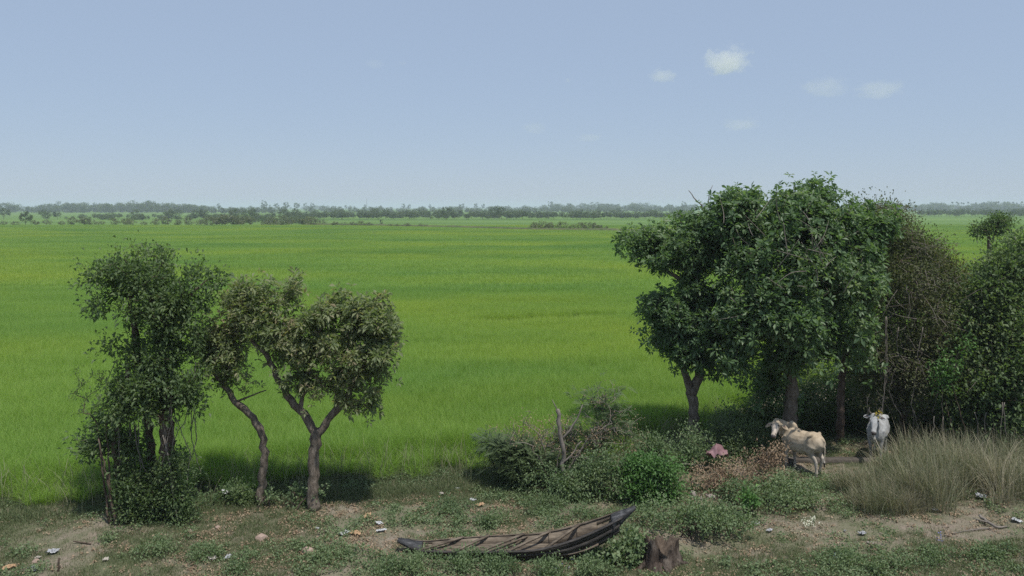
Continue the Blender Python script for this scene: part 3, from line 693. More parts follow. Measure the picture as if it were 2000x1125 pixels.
# lone tree in the field beyond
d = 40.0
small_leaf_tree('field_tree', 'small lone tree standing in the rice beyond the thicket', at_d(1932, d), d,
    [(px_line([(1932, 670), (1930, 560), (1932, 475), (1928, 450)], d), [.12, .11, .10, .05]), (px_line([(1932, 480), (1945, 455), (1950, 440)], d), [.06, .05, .03])],
    [(1906, 438, 11, 10, 0, .4), (1915, 450, 12, 8, 0, .4), (1936, 440, 14, 11, 0, .5), (1958, 428, 16, 9, 0, .5), (1964, 448, 13, 8, 0, .4), (1945, 456, 9, 6, 0, .3)], 'leaf_dark', 141, 80, 26, .15, (.13, .20), (.06, .10), tip=.01)

# ------------------------------------------------------------------ brush, bushes and weeds round the foreground
d = 20.2
shrub('feathery_shrub', 'low feathery blue-green shrub leaning out over the rice edge', at_d(1010, d), [(960, 870, 32, 16, 0, .5), (1000, 880, 40, 24, -.1, .5), (1030, 905, 40, 24, -.2, .5), (1060, 870, 35, 24, 0, .5), (985, 910, 25, 18, 0, .4)], d, 'leaf_blue', 201, 120, 14, .09, (.065, .27), (.024, .024), 'frond', cat='shrub')
shrub('feathery_shrub', 'taller feathery shrub with grey bare stems behind the lopped trunk', at_d(1160, 20.6), [(1165, 815, 60, 24, 0, .5, .7), (1185, 770, 34, 30, 0, .4, .35), (1130, 785, 26, 14, 0, .4, .4), (1150, 850, 55, 26, 0, .6), (1205, 855, 45, 30, 0, .6), (1110, 880, 40, 24, 0, .5)], 20.6, 'leaf_blue', 202, 130, 8, .09, (.065, .25), (.024, .024), 'frond', stem=.028, stems=6, bark='twig_grey', tip=.006)
d = 19.45; T = Tree(203); base = at_d(1102, d)
T.trunk(px_line([(1104, 966), (1101, 915), (1098, 870), (1094, 830), (1089, 800)], d), [.058, .055, .05, .046, .05], 2)
T.trunk(px_line([(1097, 858), (1115, 838), (1132, 812), (1138, 790)], d), [.03, .026, .02, .01], .3, True)
T.trunk(px_line([(1100, 905), (1118, 885), (1136, 862)], d), [.025, .02, .012], .3, True)
T.trunk(px_line([(1090, 806), (1082, 790), (1078, 780)], d), [.02, .012, .006], .3, True)
T.tips = []
o = thing('lopped_trunk', 'thin pale lopped trunk with short bare limbs among the feathery shrubs', 'tree stump', base)
link('trunk', T.wood(tip=.006).mesh('trunk', [M['twig_grey']], True, base), o)
shrub('dry_brush', 'brown withered brush behind the lopped trunk', at_d(1045, 20.5), [(1040, 850, 40, 28, -.2, .4), (1075, 840, 34, 34, -.1, .4), (1010, 835, 30, 22, 0, .4, .5), (1140, 850, 60, 34, -.3, .4), (1220, 840, 40, 40, 0, .4, .5)], 20.5, 'leaf_dry', 204, 150, 11, .1, (.04, .08), (.02, .035), bark='twig_grey', tip=.006, cat='brush')
shrub('bare_brush', 'tangle of bare grey twigs sprawling over the feathery shrubs', at_d(1090, 19.9), [(980, 850, 50, 26, 0, .5), (1060, 830, 60, 34, -.1, .5), (1150, 810, 60, 44, 0, .5), (1210, 830, 50, 40, 0, .5), (1110, 870, 80, 26, -.2, .5), (1190, 760, 30, 30, .1, .4, .6)], 19.9, 'leaf_dry', 214, 190, 3, .06, (.04, .07), (.015, .03), stem=.022, stems=9, bark='twig_grey', tip=.0065, cat='brush')
shrub('leafy_shrub', 'rounded bright green bush beside the brown brush pile', at_d(1280, 19.0), [(1275, 915, 45, 26, 0, .5), (1310, 930, 30, 28, 0, .4), (1245, 930, 34, 26, 0, .45), (1290, 955, 50, 26, -.2, .5), (1240, 960, 36, 18, -.1, .4)], 19.0, 'leaf_bright', 205, 150, 48, .12, (.07, .12), (.035, .06))
shrub('leafy_shrub', 'dark green bush spreading under the feathery shrubs', at_d(1120, 19.5), [(1060, 935, 45, 20, 0, .5), (1130, 935, 50, 18, 0, .5), (1180, 915, 45, 30, 0, .5), (1210, 950, 45, 26, -.2, .5), (1130, 955, 50, 14, -.2, .4)], 19.3, 'leaf_weed', 206, 190, 44, .12, (.06, .11), (.03, .05))
shrub('leafy_shrub', 'green bush in front of the twin-stemmed tree', at_d(1340, 21.6), [(1300, 880, 40, 24, 0, .5), (1350, 870, 40, 30, 0, .5), (1330, 905, 45, 22, -.4, .5), (1250, 880, 30, 30, 0, .4), (1400, 908, 40, 14, -.3, .4)], 21.6, 'leaf_weed', 207, 150, 40, .13, (.06, .11), (.03, .05))
shrub('leafy_shrub', 'dark blue-green bush between the pink sheet and the brown cow', at_d(1465, 22.2), [(1440, 850, 40, 34, 0, .6), (1485, 860, 34, 28, -.2, .5), (1450, 880, 50, 20, -.3, .5), (1420, 830, 28, 26, .3, .5)], 22.2, 'leaf_blue', 208, 140, 50, .14, (.06, .11), (.03, .05))
shrub('dry_brush', 'heap of cut brown brush with curled dead leaves in front of the brown cow', at_d(1455, 19.6), [(1380, 935, 40, 22, 0, .5), (1430, 925, 40, 24, 0, .5), (1480, 905, 34, 24, .2, .4), (1510, 885, 22, 20, .3, .35), (1400, 955, 45, 16, -.2, .4), (1350, 955, 22, 18, -.2, .3)], 19.6, 'leaf_dry', 209, 170, 26, .10, (.05, .10), (.02, .04), bark='twig_grey', tip=.006, cat='brush')
shrub('leafy_shrub', 'low leafy weed clump in front of the brush heap below the brown cow', at_d(1500, 18.6), [(1440, 968, 44, 13, 0, .5), (1500, 955, 46, 14, .2, .5), (1560, 952, 44, 15, .2, .5), (1600, 965, 34, 11, 0, .4), (1530, 975, 50, 11, -.1, .5)], 18.6, 'leaf_weed', 210, 160, 28, .10, (.05, .09), (.03, .05))
shrub('leafy_shrub', 'bright yellow-green young plant among the weeds below the brush heap', at_d(1468, 18.0), [(1467, 972, 16, 12, 0, .2)], 18.0, 'leaf_bright', 211, 16, 14, .06, (.10, .15), (.05, .07))
shrub('leafy_shrub', 'low green weed bank beside the bow of the boat', at_d(1340, 17.0), [(1310, 1012, 40, 9, 0, .6), (1360, 1008, 46, 10, 0, .6), (1420, 1008, 44, 10, 0, .6), (1290, 990, 32, 9, .2, .5), (1380, 990, 40, 10, .3, .5)], 17.0, 'leaf_weed', 212, 150, 26, .10, (.05, .09), (.03, .05))
shrub('leafy_shrub', 'broad-leaved vine clump smothering the left side of the stump', at_d(1222, 15.75), [(1215, 1075, 24, 18, 0, .25), (1240, 1060, 16, 14, 0, .2), (1205, 1095, 26, 10, -.05, .25), (1235, 1090, 16, 14, -.1, .2)], 15.75, 'leaf_weed', 213, 60, 16, .07, (.08, .13), (.06, .095))
# weed clumps along the near side of the boat
for k, (x, y, w_, lab) in enumerate([(830, 1100, 36, 'bright weed clump below the raised stern of the boat'), (910, 1098, 40, 'bright weed clump against the near side of the boat amidships'), (990, 1100, 40, 'bright weed clump with thin stalks beside the boat planks'), (1080, 1112, 40, 'weed clump with tiny blue flowers in front of the boat'), (760, 1108, 34, 'bright weed clump left of the boat stern'),
                                (1160, 1112, 34, 'weed clump in front of the dark bow shadow'), (1640, 1095, 40, 'leafy dark weed on the bare path'), (1830, 1095, 60, 'broad mat of small green weeds on the near bank'), (1730, 1105, 50, 'mat of small green weeds beside the dark weed on the path'), (1950, 1100, 50, 'mat of small green weeds beside the fallen branch')]):
    p0 = GG(x, y + 12)
    shrub('weed_clump', lab, p0, [(x, y, w_, 11, 0, .35), (x - w_ * .4, y + 6, w_ * .6, 8, -.1, .3)], float(p0[1]), 'leaf_weed', 220 + k, 60, 26, .08, (.04, .08), (.02, .035), stem=.008, cat='weed', tip=.003)
for k, (x, y, lab) in enumerate([(1060, 985, 'grey-green weed patch behind the boat'), (960, 1010, 'grey-green weed patch left behind the boat'), (1130, 1000, 'green weed patch between the boat and the dark bush'), (880, 990, 'grey-green weed patch near the stones'), (300, 1075, 'low green weed in the shaded grass'), (390, 1085, 'bushy green weed in the grass'), (470, 1100, 'green weed beside the pale scraps'), (650, 1085, 'green weed beside the pinkish stone')]):
    p0 = GG(x, y + 8)
    shrub('weed_clump', lab, p0, [(x, y, 38, 9, 0, .5), (x + 14, y + 4, 30, 7, -.1, .4)], float(p0[1]), 'leaf_weed' if k != 0 else 'leaf_blue', 240 + k, 50, 24, .08, (.04, .08), (.02, .035), stem=.008, cat='weed', tip=.003)

# --- tall half-dry grass on the right
rng = np.random.default_rng(31); gb = Buf()
def tussock(p, n, h, w=.009):
    base = np.repeat(p[None], n, 0) + np.concatenate([rng.normal(0, .13, (n, 2)), np.zeros((n, 1))], 1)
    off = base[:, :2] - p[:2]; az = np.arctan2(off[:, 1], off[:, 0]) + rng.normal(0, .9, n)
    blades(gb, base, h * rng.uniform(.5, 1.12, n), w, np.abs(rng.normal(.35, .3, n)), rng, np.clip(rng.normal(.45 + .7 * (rng.random() - .5), .22, n), 0, 1), 4, az)
for k in range(190):
    x = rng.uniform(8.2, 15.5) if k < 140 else rng.uniform(8.0, 9.4)
    y = rng.uniform(17.6, 21.2) if k < 140 else rng.uniform(17.8, 19.6)
    if y > 19.8 and x < 9.6: continue
    if y < 17.5 + max(0, 9.0 - x) * .5: continue
    p0 = np.array([x, y, float(gz(x, y)) - .02]); hh = (1.15 if x > 9.2 else .65) * rng.uniform(.6, 1.3)
    tussock(p0, 130, hh)
o = link('tall_dry_grass', gb.mesh('tall_dry_grass', [M['grass_dry']]), kind='stuff'); tag(o, 'tall half-dry tussock grass in front of the thicket', 'grass')

# --- tall weedy grass heads at the rice edge
gb = Buf(); rng = np.random.default_rng(33)
n = 2600; x = rng.uniform(-14, 8, n); y = edge_d(x) + rng.normal(.35, .6, n); k = (x < 7); x, y = x[k], y[k]
blades(gb, np.stack([x, y, gz(x, y)], 1), rng.uniform(.35, 1.1, len(x)), .012, rng.uniform(.1, .6, len(x)), rng, np.clip(rng.normal(.35, .2, len(x)), 0, 1), 4)
o = link('edge_grass', gb.mesh('edge_grass', [M['grass_dry']]), kind='stuff'); tag(o, 'rank grass stalks fringing the edge of the rice', 'grass')

# --- short grass, weeds and litter on the near ground
def tuft(seed, n, h, w, r=.06):
    rng = np.random.default_rng(seed); b = Buf(); base = np.concatenate([rng.normal(0, r, (n, 2)), np.zeros((n, 1))], 1)
    blades(b, base, h * rng.uniform(.5, 1.2, n), w, rng.uniform(.2, .9, n), rng, np.clip(rng.normal(.4, .25, n), 0, 1), 2); return b
def sprig(seed, n, h, L):
    rng = np.random.default_rng(seed); b = Buf(); c = rng.normal(0, 1, (n, 3)) * np.array([.05, .05, 0]) ; c[:, 2] = rng.uniform(.01, h, n)
    add_leaves(b, c, rng.normal(size=(n, 3)) * np.array([1, 1, .4]) + np.array([0, 0, .3]), rng.uniform(.5, 1.1, n) * L, rng.uniform(.4, .55, n) * L, rng, np.clip(rng.normal(.5, .25, n), 0, 1)); return b
tufts = [proto('short_tuft', tuft(s_, 26, .085, .006, .07), M['grass_short']) for s_ in (51, 52, 53)]
sprigs = [proto('weed_sprig', sprig(s_, 22, .10, .05), M['leaf_weed']) for s_ in (61, 62, 63)]
def field_pts(dens, rng, wfun):
    n = int(dens * 36 * 13); x = rng.uniform(-16, 17, n); y = rng.uniform(13.0, 27.0, n); w = wfun(x, y) * (y < edge_d(x) + .8)
    k = rng.random(n) < w; x, y = x[k], y[k]; return np.stack([x, y, gz(x, y) - .005], 1)
def px_of(x, y): return 1000 + x / y * F, HORIZ + CAMH / y * F
def grass_w(x, y):
    u, v = px_of(x, y); m = fbm(x * .9, y * .9, 41, 4)
    w = np.clip((m - .45) * 5, 0, 1) * .55 + .08
    w = np.where(u < 620, np.maximum(w, .65 * np.clip((m - .34) * 4, 0.12, 1)), w)                 # left: mostly grass
    w = np.where((v < 985) & (u < 1100), np.maximum(w, .95), w)                                   # strip along the rice
    w = np.where((u > 1250) & (v > 1015) & (v < 1075), w * .45, w)                                # bare trodden strip
    w = np.where((u > 1150) & (v > 1085), np.maximum(w, .7), w)
    w = np.where((u > 620) & (u < 1000) & (v > 985), w * .55, w)                                  # littered patch
    return w
rng = np.random.default_rng(71)
p = field_pts(330, rng, grass_w); n = len(p); r_ = np.zeros((n, 3)); r_[:, 2] = rng.uniform(0, 6.28, n)
scatter('short_grass', 'short patchy grass on the trodden near bank', 'grass', tufts, p, r_, rng.uniform(.5, 1.25, n) * (1 + .7 * (edge_d(p[:, 0]) - p[:, 1] < 1.2)))
def weed_w(x, y):
    u, v = px_of(x, y); m = fbm(x * 1.3, y * 1.3, 77, 4); w = np.clip((m - .5) * 5, 0, .7)
    w = np.where((u > 850) & (u < 1440) & (v > 945) & (v < 1060), np.maximum(w, 1.1 * np.clip((m - .46) * 6, 0, 1) * np.clip((u - 860) / 150, .2, 1)), w)
    w = np.where((u > 1400) & (u < 1660) & (v > 930) & (v < 1015), np.maximum(w, .9 * np.clip((m - .42) * 5, 0, 1)), w)
    w = np.where((u > 680) & (u < 1260) & (v > 1085), np.maximum(w, .9 * np.clip((m - .42) * 5, 0, 1)), w)
    w = np.where((u > 1180) & (v > 1080), np.maximum(w, .6 * np.clip((m - .42) * 5, 0, 1)), w)
    w = np.where((u > 1300) & (v > 1025) & (v < 1075), w * .25, w); w = np.where((u < 600) & (v < 1050), w * .35, w)
    return w
p = field_pts(95, rng, weed_w); n = len(p); r_ = np.zeros((n, 3)); r_[:, 2] = rng.uniform(0, 6.28, n)
scatter('ground_weeds', 'small broad-leaved weeds spread over the near bank', 'weeds', sprigs, p, r_, rng.uniform(.5, 1.7, n))
lit = [proto('litter_leaf', sprig(s_, 7, .02, .07), M['leaf_dry']) for s_ in (81, 82, 83)]
def lit_w(x, y):
    u, v = px_of(x, y); m = fbm(x * 1.6, y * 1.6, 99, 3); w = np.clip((m - .58) * 4, 0, .5) + .05
    w = np.where((u > 380) & (u < 1040) & (v > 975), np.maximum(w, 1.2 * np.clip((m - .40) * 4, 0, 1)), w)
    w = np.where(u > 1250, np.maximum(w, .35 * np.clip((m - .35) * 4, 0, 1)), w)
    return w
p = field_pts(130, rng, lit_w); n = len(p); r_ = np.zeros((n, 3)); r_[:, 2] = rng.uniform(0, 6.28, n)
scatter('leaf_litter', 'dead leaves and straw littering the near bank', 'leaf litter', lit, p + np.array([0, 0, .012]), r_, rng.uniform(.4, 1.2, n))

# ------------------------------------------------------------------ trees, shrubs and houses across the plain
M['far_leaf'] = leaf_mat('far_leaf', [(0.045, 0.075, 0.032), (0.070, 0.110, 0.045), (0.105, 0.145, 0.06), (0.14, 0.165, 0.08)])
M['far_bush'] = leaf_mat('far_bush', [(0.080, 0.105, 0.050), (0.12, 0.145, 0.068), (0.165, 0.18, 0.09), (0.20, 0.195, 0.11)])
def far_crown(seed, w, h, z0, clumps, per, leaf, top=.5):
    """crown of leaf sprays: clumps set in an uneven dome"""
    rng = np.random.default_rng(seed); b = Buf()
    d_ = norm(rng.normal(size=(clumps, 3))); r = rng.uniform(.35, 1, (clumps, 1)) ** .6
    c = d_ * r * np.array([w / 2, w / 2, h / 2]) + np.array([0, 0, z0 + h / 2])
    cs = rng.uniform(.6, 1.3, clumps) * w * .16
    q = np.repeat(c, per, 0) + norm(rng.normal(size=(clumps * per, 3))) * (np.repeat(cs, per) * rng.uniform(.5, 1, clumps * per))[:, None]
    q[:, 2] = np.maximum(q[:, 2], .05)
    rn = np.clip(np.repeat(rng.normal(.45, .2, clumps), per) + rng.normal(0, .12, clumps * per), 0, 1)
    add_leaves(b, q, rng.normal(size=q.shape) + np.array([0, 0, .3]), rng.uniform(.6, 1.3, len(q)) * leaf, rng.uniform(.5, .9, len(q)) * leaf, rng, rn, .15); return b
def far_trunk(seed, h, r):
    rng = np.random.default_rng(seed); b = Buf(); p, rr = resample([(0, 0, -.2), (rng.normal(0, .1) * h, 0, h * .5), (rng.normal(0, .12) * h, 0, h)], [r, r * .8, r * .5], h / 5); tube(b, p, rr, 6)
    for k in range(4):
        q = p[-2]; e = q + np.array([rng.normal(0, .35), rng.normal(0, .35), .45]) * h
        tube(b, np.array([q, (q + e) / 2 + rng.normal(0, .05, 3) * h, e]), [r * .5, r * .35, r * .2], 5)
    return b
def far_proto(seed, w, h, trunk_h, mat, clumps=26, per=34, leaf=.42):
    return (far_crown(seed, w, h - trunk_h * .8, trunk_h * .8, clumps, per, leaf).mesh('crown', [M[mat]]), far_trunk(seed + 1, trunk_h, max(.1, h * .022)).mesh('trunk', [M['bark_dark']], True))
KIND = {'bush': [far_proto(300 + k, 4.2 + k % 3, 3.6 + .5 * (k % 2), .6, 'far_bush', 22, 30, .38) for k in range(5)],
        'tree': [far_proto(320 + k, 6.0 + k % 3, 7.0 + .8 * (k % 2), 2.0, 'far_leaf', 30, 34, .5) for k in range(5)],
        'tall': [far_proto(340 + k, 4.4 + k % 2, 9.0, 3.6, 'far_leaf', 22, 30, .5) for k in range(4)]}
def plant(name, label, cat, kind, px, ybase, hpx, group, wscale=1.0):
    d = CAMH * F / (ybase - HORIZ); pr = KIND[kind]; cr, tr = pr[int(RNG.integers(0, len(pr)))]
    h0 = max(v[2] for v in cr_bounds(cr)); sc = hpx / F * d / h0
    o = thing(name, label, cat, ((px - 1000) / F * d, d, -.1), RNG.uniform(0, 6.28), group); o.scale = (sc * wscale, sc * wscale, sc)
    link('crown', cr, o, kind='stuff'); link('trunk', tr, o); return o
_bb = {}
def cr_bounds(me):
    if me.name not in _bb:
        co = np.zeros(len(me.vertices) * 3, np.float32); me.vertices.foreach_get('co', co); co = co.reshape(-1, 3); _bb[me.name] = [co.min(0), co.max(0)]
    return _bb[me.name]
for x, h_ in [(8, 10), (30, 11), (70, 11), (92, 11), (120, 10), (140, 17), (166, 17), (180, 13), (198, 9), (222, 15), (246, 16), (258, 14), (276, 9), (306, 15), (322, 18), (346, 14), (366, 17), (390, 12), (408, 20), (425, 22), (440, 22), (458, 20), (472, 21), (490, 18), (512, 10), (530, 18), (548, 22), (566, 14), (594, 18), (612, 20), (632, 12)]:
    plant('field_bush', 'loose grey-green bush in the ragged row at the far rice edge', 'bush', 'bush', x + RNG.normal(0, 2), 441 + RNG.normal(0, .8), h_ * 1.1, 'bushes along the far rice edge', 1.1)
for x, h_ in [(655, 12), (672, 11), (690, 12), (705, 14), (722, 12), (762, 9), (776, 9), (795, 12), (822, 11), (833, 9), (884, 5), (902, 6), (985, 4), (1000, 4)]:
    plant('bund_bush', 'small bush on the bund that crosses the far rice', 'bush', 'bush', x, 443 + (x - 650) * .018, h_, 'bushes on the bund', 1.2)
for x, h_ in [(1045, 20), (1060, 22), (1074, 20), (1098, 21), (1120, 16), (1136, 20), (1150, 20), (1166, 19), (1182, 12), (1205, 6), (1192, 5)]:
    plant('bund_bush', 'yellowish bush in the isolated clump standing out in the rice', 'bush', 'bush', x, 452, h_, 'isolated clump of bushes in the rice', 1.0)
plant('field_tree', 'small spindly tree standing alone on the bund', 'tree', 'tall', 745, 444, 17, None, .6)
plant('field_tree', 'bushy tree with a leaning bare trunk at the far rice edge', 'tree', 'tree', 50, 440.5, 30, None, .9)
for x, h_ in [(85, 20), (95, 16), (3, 22), (114, 16), (128, 6), (140, 7), (185, 9), (195, 9), (212, 9), (233, 10), (262, 18), (278, 14), (330, 22), (345, 18), (380, 19), (395, 20), (455, 22), (485, 24), (500, 22), (552, 22), (575, 22)]:
    plant('field_tree', 'round dark tree scattered over the pasture beyond the rice', 'tree', 'tree', x + RNG.normal(0, 2), 428 + RNG.normal(0, 1.5), h_, 'trees on the far pasture', 1.15)
for x in list(np.arange(585, 1345, 9.5)) + list(np.arange(1795, 2030, 10)):
    h_ = 9 + 9 * fbm(np.array([x * .03]), np.array([.5]), 5, 3)[0] + RNG.normal(0, 2)
    if abs(x - 968) < 8 or abs(x - 868) < 6: h_ = 25
    plant('belt_tree', 'dark tree in the wooded belt beyond the rice', 'tree', 'tree', x + RNG.normal(0, 4), 427.5 + RNG.normal(0, .8) - (4.5 if x > 1700 else 0), h_, 'trees of the wooded belt', 1.35)
for x in list(np.arange(515, 1340, 22)):
    plant('distant_tree', 'pale slender tree far off on the horizon', 'tree', 'tall', x + RNG.normal(0, 7), 411.5 + RNG.normal(0, .6), RNG.uniform(9, 15) * (1.3 if RNG.random() < .15 else 1), 'distant trees on the horizon', RNG.uniform(.7, 1.3))
for x, h_ in [(516, 22), (540, 16), (560, 18), (580, 17), (610, 17), (427, 16), (372, 14), (1336, 20)]:
    plant('distant_tree', 'tall hazy tree standing clear of the far tree line', 'tree', 'tall', x, 412, h_, 'tall trees on the far line', 1.2)
# the far wood that reads as one mass
protos = []
for k in range(4):
    b = far_crown(360 + k, 11, 11, .3, 30, 26, .9); protos.append(proto('wood_crown', b, M['far_leaf']))
pts = []; sc_ = []
def belt(x0, x1, y0, y1, hp, n, seed):
    r = np.random.default_rng(seed)
    for _ in range(n):
        x = r.uniform(x0, x1); y = r.uniform(y0, y1); d = CAMH * F / (y - HORIZ); h = (hp * (.6 + .8 * fbm(np.array([x * .035]), np.array([seed * 1.3]), 8, 3)[0]) * r.uniform(.8, 1.15)) / F * d
        pts.append(((x - 1000) / F * d, d, -.2)); sc_.append((max(h / 11, .35) * 1.3, max(h / 11, .35) * 1.3, h / 11))
belt(-260, 400, 413, 416, 15, 190, 1); belt(380, 560, 414, 417, 11, 45, 2); belt(600, 1350, 412, 416, 9, 190, 3); belt(1050, 1420, 410.5, 412, 12, 90, 4)
belt(1700, 2260, 410.5, 413, 14, 190, 5); belt(-260, 2260, 408.2, 409.2, 5.5, 300, 6); belt(560, 1350, 421, 426, 11, 230, 7); belt(150, 600, 424, 430, 9, 70, 10); belt(1790, 2260, 418, 421, 11, 80, 8); belt(400, 620, 430, 437, 10, 34, 9)
pts = np.array(pts); n = len(pts); r_ = np.zeros((n, 3)); r_[:, 2] = RNG.uniform(0, 6.28, n)
scatter('far_woodland', 'hazy woodland along the horizon behind the fields', 'woodland', protos, pts, r_, np.array(sc_))
# sugar palms on the right horizon
pb = Buf(); rng = np.random.default_rng(5); az = rng.uniform(0, 6.28, 46); el = rng.uniform(-.5, 1.3, 46)
dr = np.stack([np.cos(az) * np.cos(el), np.sin(az) * np.cos(el), np.sin(el)], 1)
add_leaves(pb, np.zeros((46, 3)) + np.array([0, 0, 14.0]), dr, rng.uniform(2.0, 3.0, 46), rng.uniform(1.2, 1.8, 46), rng, rng.random(46), .2)
palm_crown = pb.mesh('crown', [M['far_leaf']]); tb = Buf(); tube(tb, np.array([(0, 0, -.3), (.1, 0, 5), (0, .1, 10), (0, 0, 14.)]), [.35, .25, .22, .2], 7); palm_trunk = tb.mesh('trunk', [M['bark_dark']], True)
for x in [1745, 1753, 1778, 1860, 1869, 1872, 1878, 1882, 1891, 1902, 1906, 1918, 1922, 1935, 1942, 1946, 1950, 1962, 1968, 1979, 1986, 1996, 2010]:
    y = 411.2 + RNG.normal(0, .15); d = CAMH * F / (y - HORIZ); sc = (17.5 + RNG.normal(0, 1.3)) / F * d / 16.5
    o = thing('palm_tree', 'fan palm standing above the hazy far trees', 'palm', ((x - 1000) / F * d, d, 0), RNG.uniform(0, 6), 'fan palms on the horizon'); o.scale = (sc * .95, sc * .95, sc)
    link('crown', palm_crown, o, kind='stuff'); link('trunk', palm_trunk, o)
# pale farm buildings among the far trees, and a mast
M['roof_pale'] = solid_mat('roof_pale', [(0.55, 0.53, 0.50), (0.72, 0.70, 0.67)], .3); M['roof_pink'] = solid_mat('roof_pink', [(0.45, 0.30, 0.27), (0.55, 0.40, 0.36)], .3)
M['wall_pale'] = solid_mat('wall_pale', [(0.35, 0.33, 0.30), (0.48, 0.46, 0.42)], .4); M['pane_dark'] = solid_mat('pane_dark', [(0.02, 0.025, 0.03), (0.04, 0.045, 0.05)], 1, .2, .5)
def box(b, lo, hi):
    x0, y0, z0 = lo; x1, y1, z1 = hi
    v = [(x0, y0, z0), (x1, y0, z0), (x1, y1, z0), (x0, y1, z0), (x0, y0, z1), (x1, y0, z1), (x1, y1, z1), (x0, y1, z1)]
    b.add(v, None, [(0, 3, 2, 1), (4, 5, 6, 7), (0, 1, 5, 4), (1, 2, 6, 5), (2, 3, 7, 6), (3, 0, 4, 7)])
for px, py, wpx, lab, rm in [(1845, 410.4, 9, 'far farm building with a white roof left of the palms', 'roof_pale'), (1874, 410.2, 11, 'long far shed with a slanting white roof among the palms', 'roof_pale'), (1998, 410.4, 8, 'far house with a white gable at the end of the palms', 'roof_pale'), (1978, 410.2, 7, 'far house with a pinkish roof among the palms', 'roof_pink')]:
    d = CAMH * F / (py - HORIZ) * .97; W = wpx / F * d; H = W * .42; o = thing('farm_building', lab, 'house', ((px - 1000) / F * d, d, 0), .2)
    b = Buf(); box(b, (-W / 2, 0, -.3), (W / 2, W * .5, H)); link('wall', b.mesh('wall', [M['wall_pale']]), o)
    b = Buf(); e = W * .06; v = [(-W / 2 - e, -e, H), (W / 2 + e, -e, H), (W / 2 + e, W * .5 + e, H), (-W / 2 - e, W * .5 + e, H), (-W / 2 - e, W * .25, H + W * .3), (W / 2 + e, W * .25, H + W * .3)]
    b.add(v, [(0, 4, 3), (1, 2, 5)], [(0, 1, 5, 4), (2, 3, 4, 5), (3, 2, 1, 0)]); link('roof', b.mesh('roof', [M[rm]]), o)
    for k in (-1, 0, 1):
        b = Buf(); box(b, (k * W * .3 - W * .05, -.12, H * .3), (k * W * .3 + W * .05, .02, H * .75)); link('window', b.mesh('window', [M['pane_dark']]), o)
d = 1500.0; b = Buf(); hh = 23.0
M['mast_steel'] = solid_mat('mast_steel', [(0.20, 0.20, 0.21), (0.32, 0.32, 0.33)], 1, .5, .5)
for k in range(3): tube(b, np.array([(1.0 * math.cos(k * 2.1), 1.0 * math.sin(k * 2.1), -.3), (.3 * math.cos(k * 2.1), .3 * math.sin(k * 2.1), hh)]), [.16, .12], 5)
for z in np.arange(1, hh, 1.6):
    q = [np.array([(1 - .7 * z / hh) * math.cos(k * 2.1), (1 - .7 * z / hh) * math.sin(k * 2.1), z]) for k in range(3)]
    for k in range(3): tube(b, np.array([q[k], q[(k + 1) % 3] + np.array([0, 0, 1.4])]), .07, 4)
o = thing('lattice_mast', 'thin lattice mast rising above the hazy horizon', 'mast', ((716 - 1000) / F * d, d, 0)); link('lattice', b.mesh('lattice', [M['mast_steel']]), o)
b = Buf(); tube(b, np.array([(0, 0, hh - .2), (0, 0, hh + 3)]), [.1, .05], 5); link('antenna', b.mesh('antenna', [M['mast_steel']]), o)
# bund across the rice
b = Buf(); rng = np.random.default_rng(8)
c_ = np.array([G(600, 441.5), G(760, 444.5), G(900, 448), G(1040, 452.5), G(1230, 455), G(1500, 457)]); c_, _ = resample(c_, np.ones(6), 2.5)
tn = norm(np.gradient(c_, axis=0)); sd = np.stack([-tn[:, 1], tn[:, 0], tn[:, 2] * 0], 1); k = len(c_)
rows = np.stack([c_ + sd * o_ + np.array([0, 0, 1.0]) * (h_ + rng.normal(0, .08, (k, 1))) for o_, h_ in ((-1.6, -.3), (-.8, .95), (0, 1.1), (.8, .95), (1.6, -.3))], 1)
i_, j_ = np.meshgrid(np.arange(k - 1), np.arange(4), indexing='ij'); b.add(rows.reshape(-1, 3), None, np.stack([i_ * 5 + j_, (i_ + 1) * 5 + j_, (i_ + 1) * 5 + j_ + 1, i_ * 5 + j_ + 1], -1).reshape(-1, 4))
M['bund'] = solid_mat('bund', [(0.045, 0.07, 0.03), (0.085, 0.10, 0.045), (0.13, 0.115, 0.07)], .6, .95, .1, .5, 2)
link('field_bund', b.mesh('field_bund', [M['bund']]), kind='structure')

# ------------------------------------------------------------------ clouds
def cloud_mat(name, dens, scale, lo):
    m, n, out = mat_new(name)
    v = n.nodes.new('ShaderNodeVolumePrincipled'); v.inputs['Color'].default_value = (1, 1, 1, 1); v.inputs['Anisotropy'].default_value = .2
    co = objco(n); f = noise(n, scale, 8, .68, co)
    ln = n.nodes.new('ShaderNodeVectorMath'); ln.operation = 'LENGTH'; n.links.new(co, ln.inputs[0])
    fall = mathn(n, 'SUBTRACT', 1.0, ln.outputs['Value'])
    sx = n.nodes.new('ShaderNodeSeparateXYZ'); n.links.new(co, sx.inputs[0])
    flat = mathn(n, 'MULTIPLY', mathn(n, 'MINIMUM', mathn(n, 'ADD', sx.outputs[2], .35), 0.0), 1.2)      # level base
    d_ = mathn(n, 'ADD', mathn(n, 'SUBTRACT', mathn(n, 'ADD', f, mathn(n, 'MULTIPLY', fall, .42)), lo), flat)
    d_ = mathn(n, 'MAXIMUM', mathn(n, 'MULTIPLY', d_, dens * 11), 0.0)
    n.links.new(mathn(n, 'MINIMUM', d_, dens), v.inputs['Density']); n.links.new(v.outputs[0], out.inputs['Volume'])
    m.cycles.volume_step_rate = 1.0
    return m
M['cloud'] = cloud_mat('cloud', .0035, 2.3, .61); M['cloud_thin'] = cloud_mat('cloud_thin', .0011, 2.2, .60)
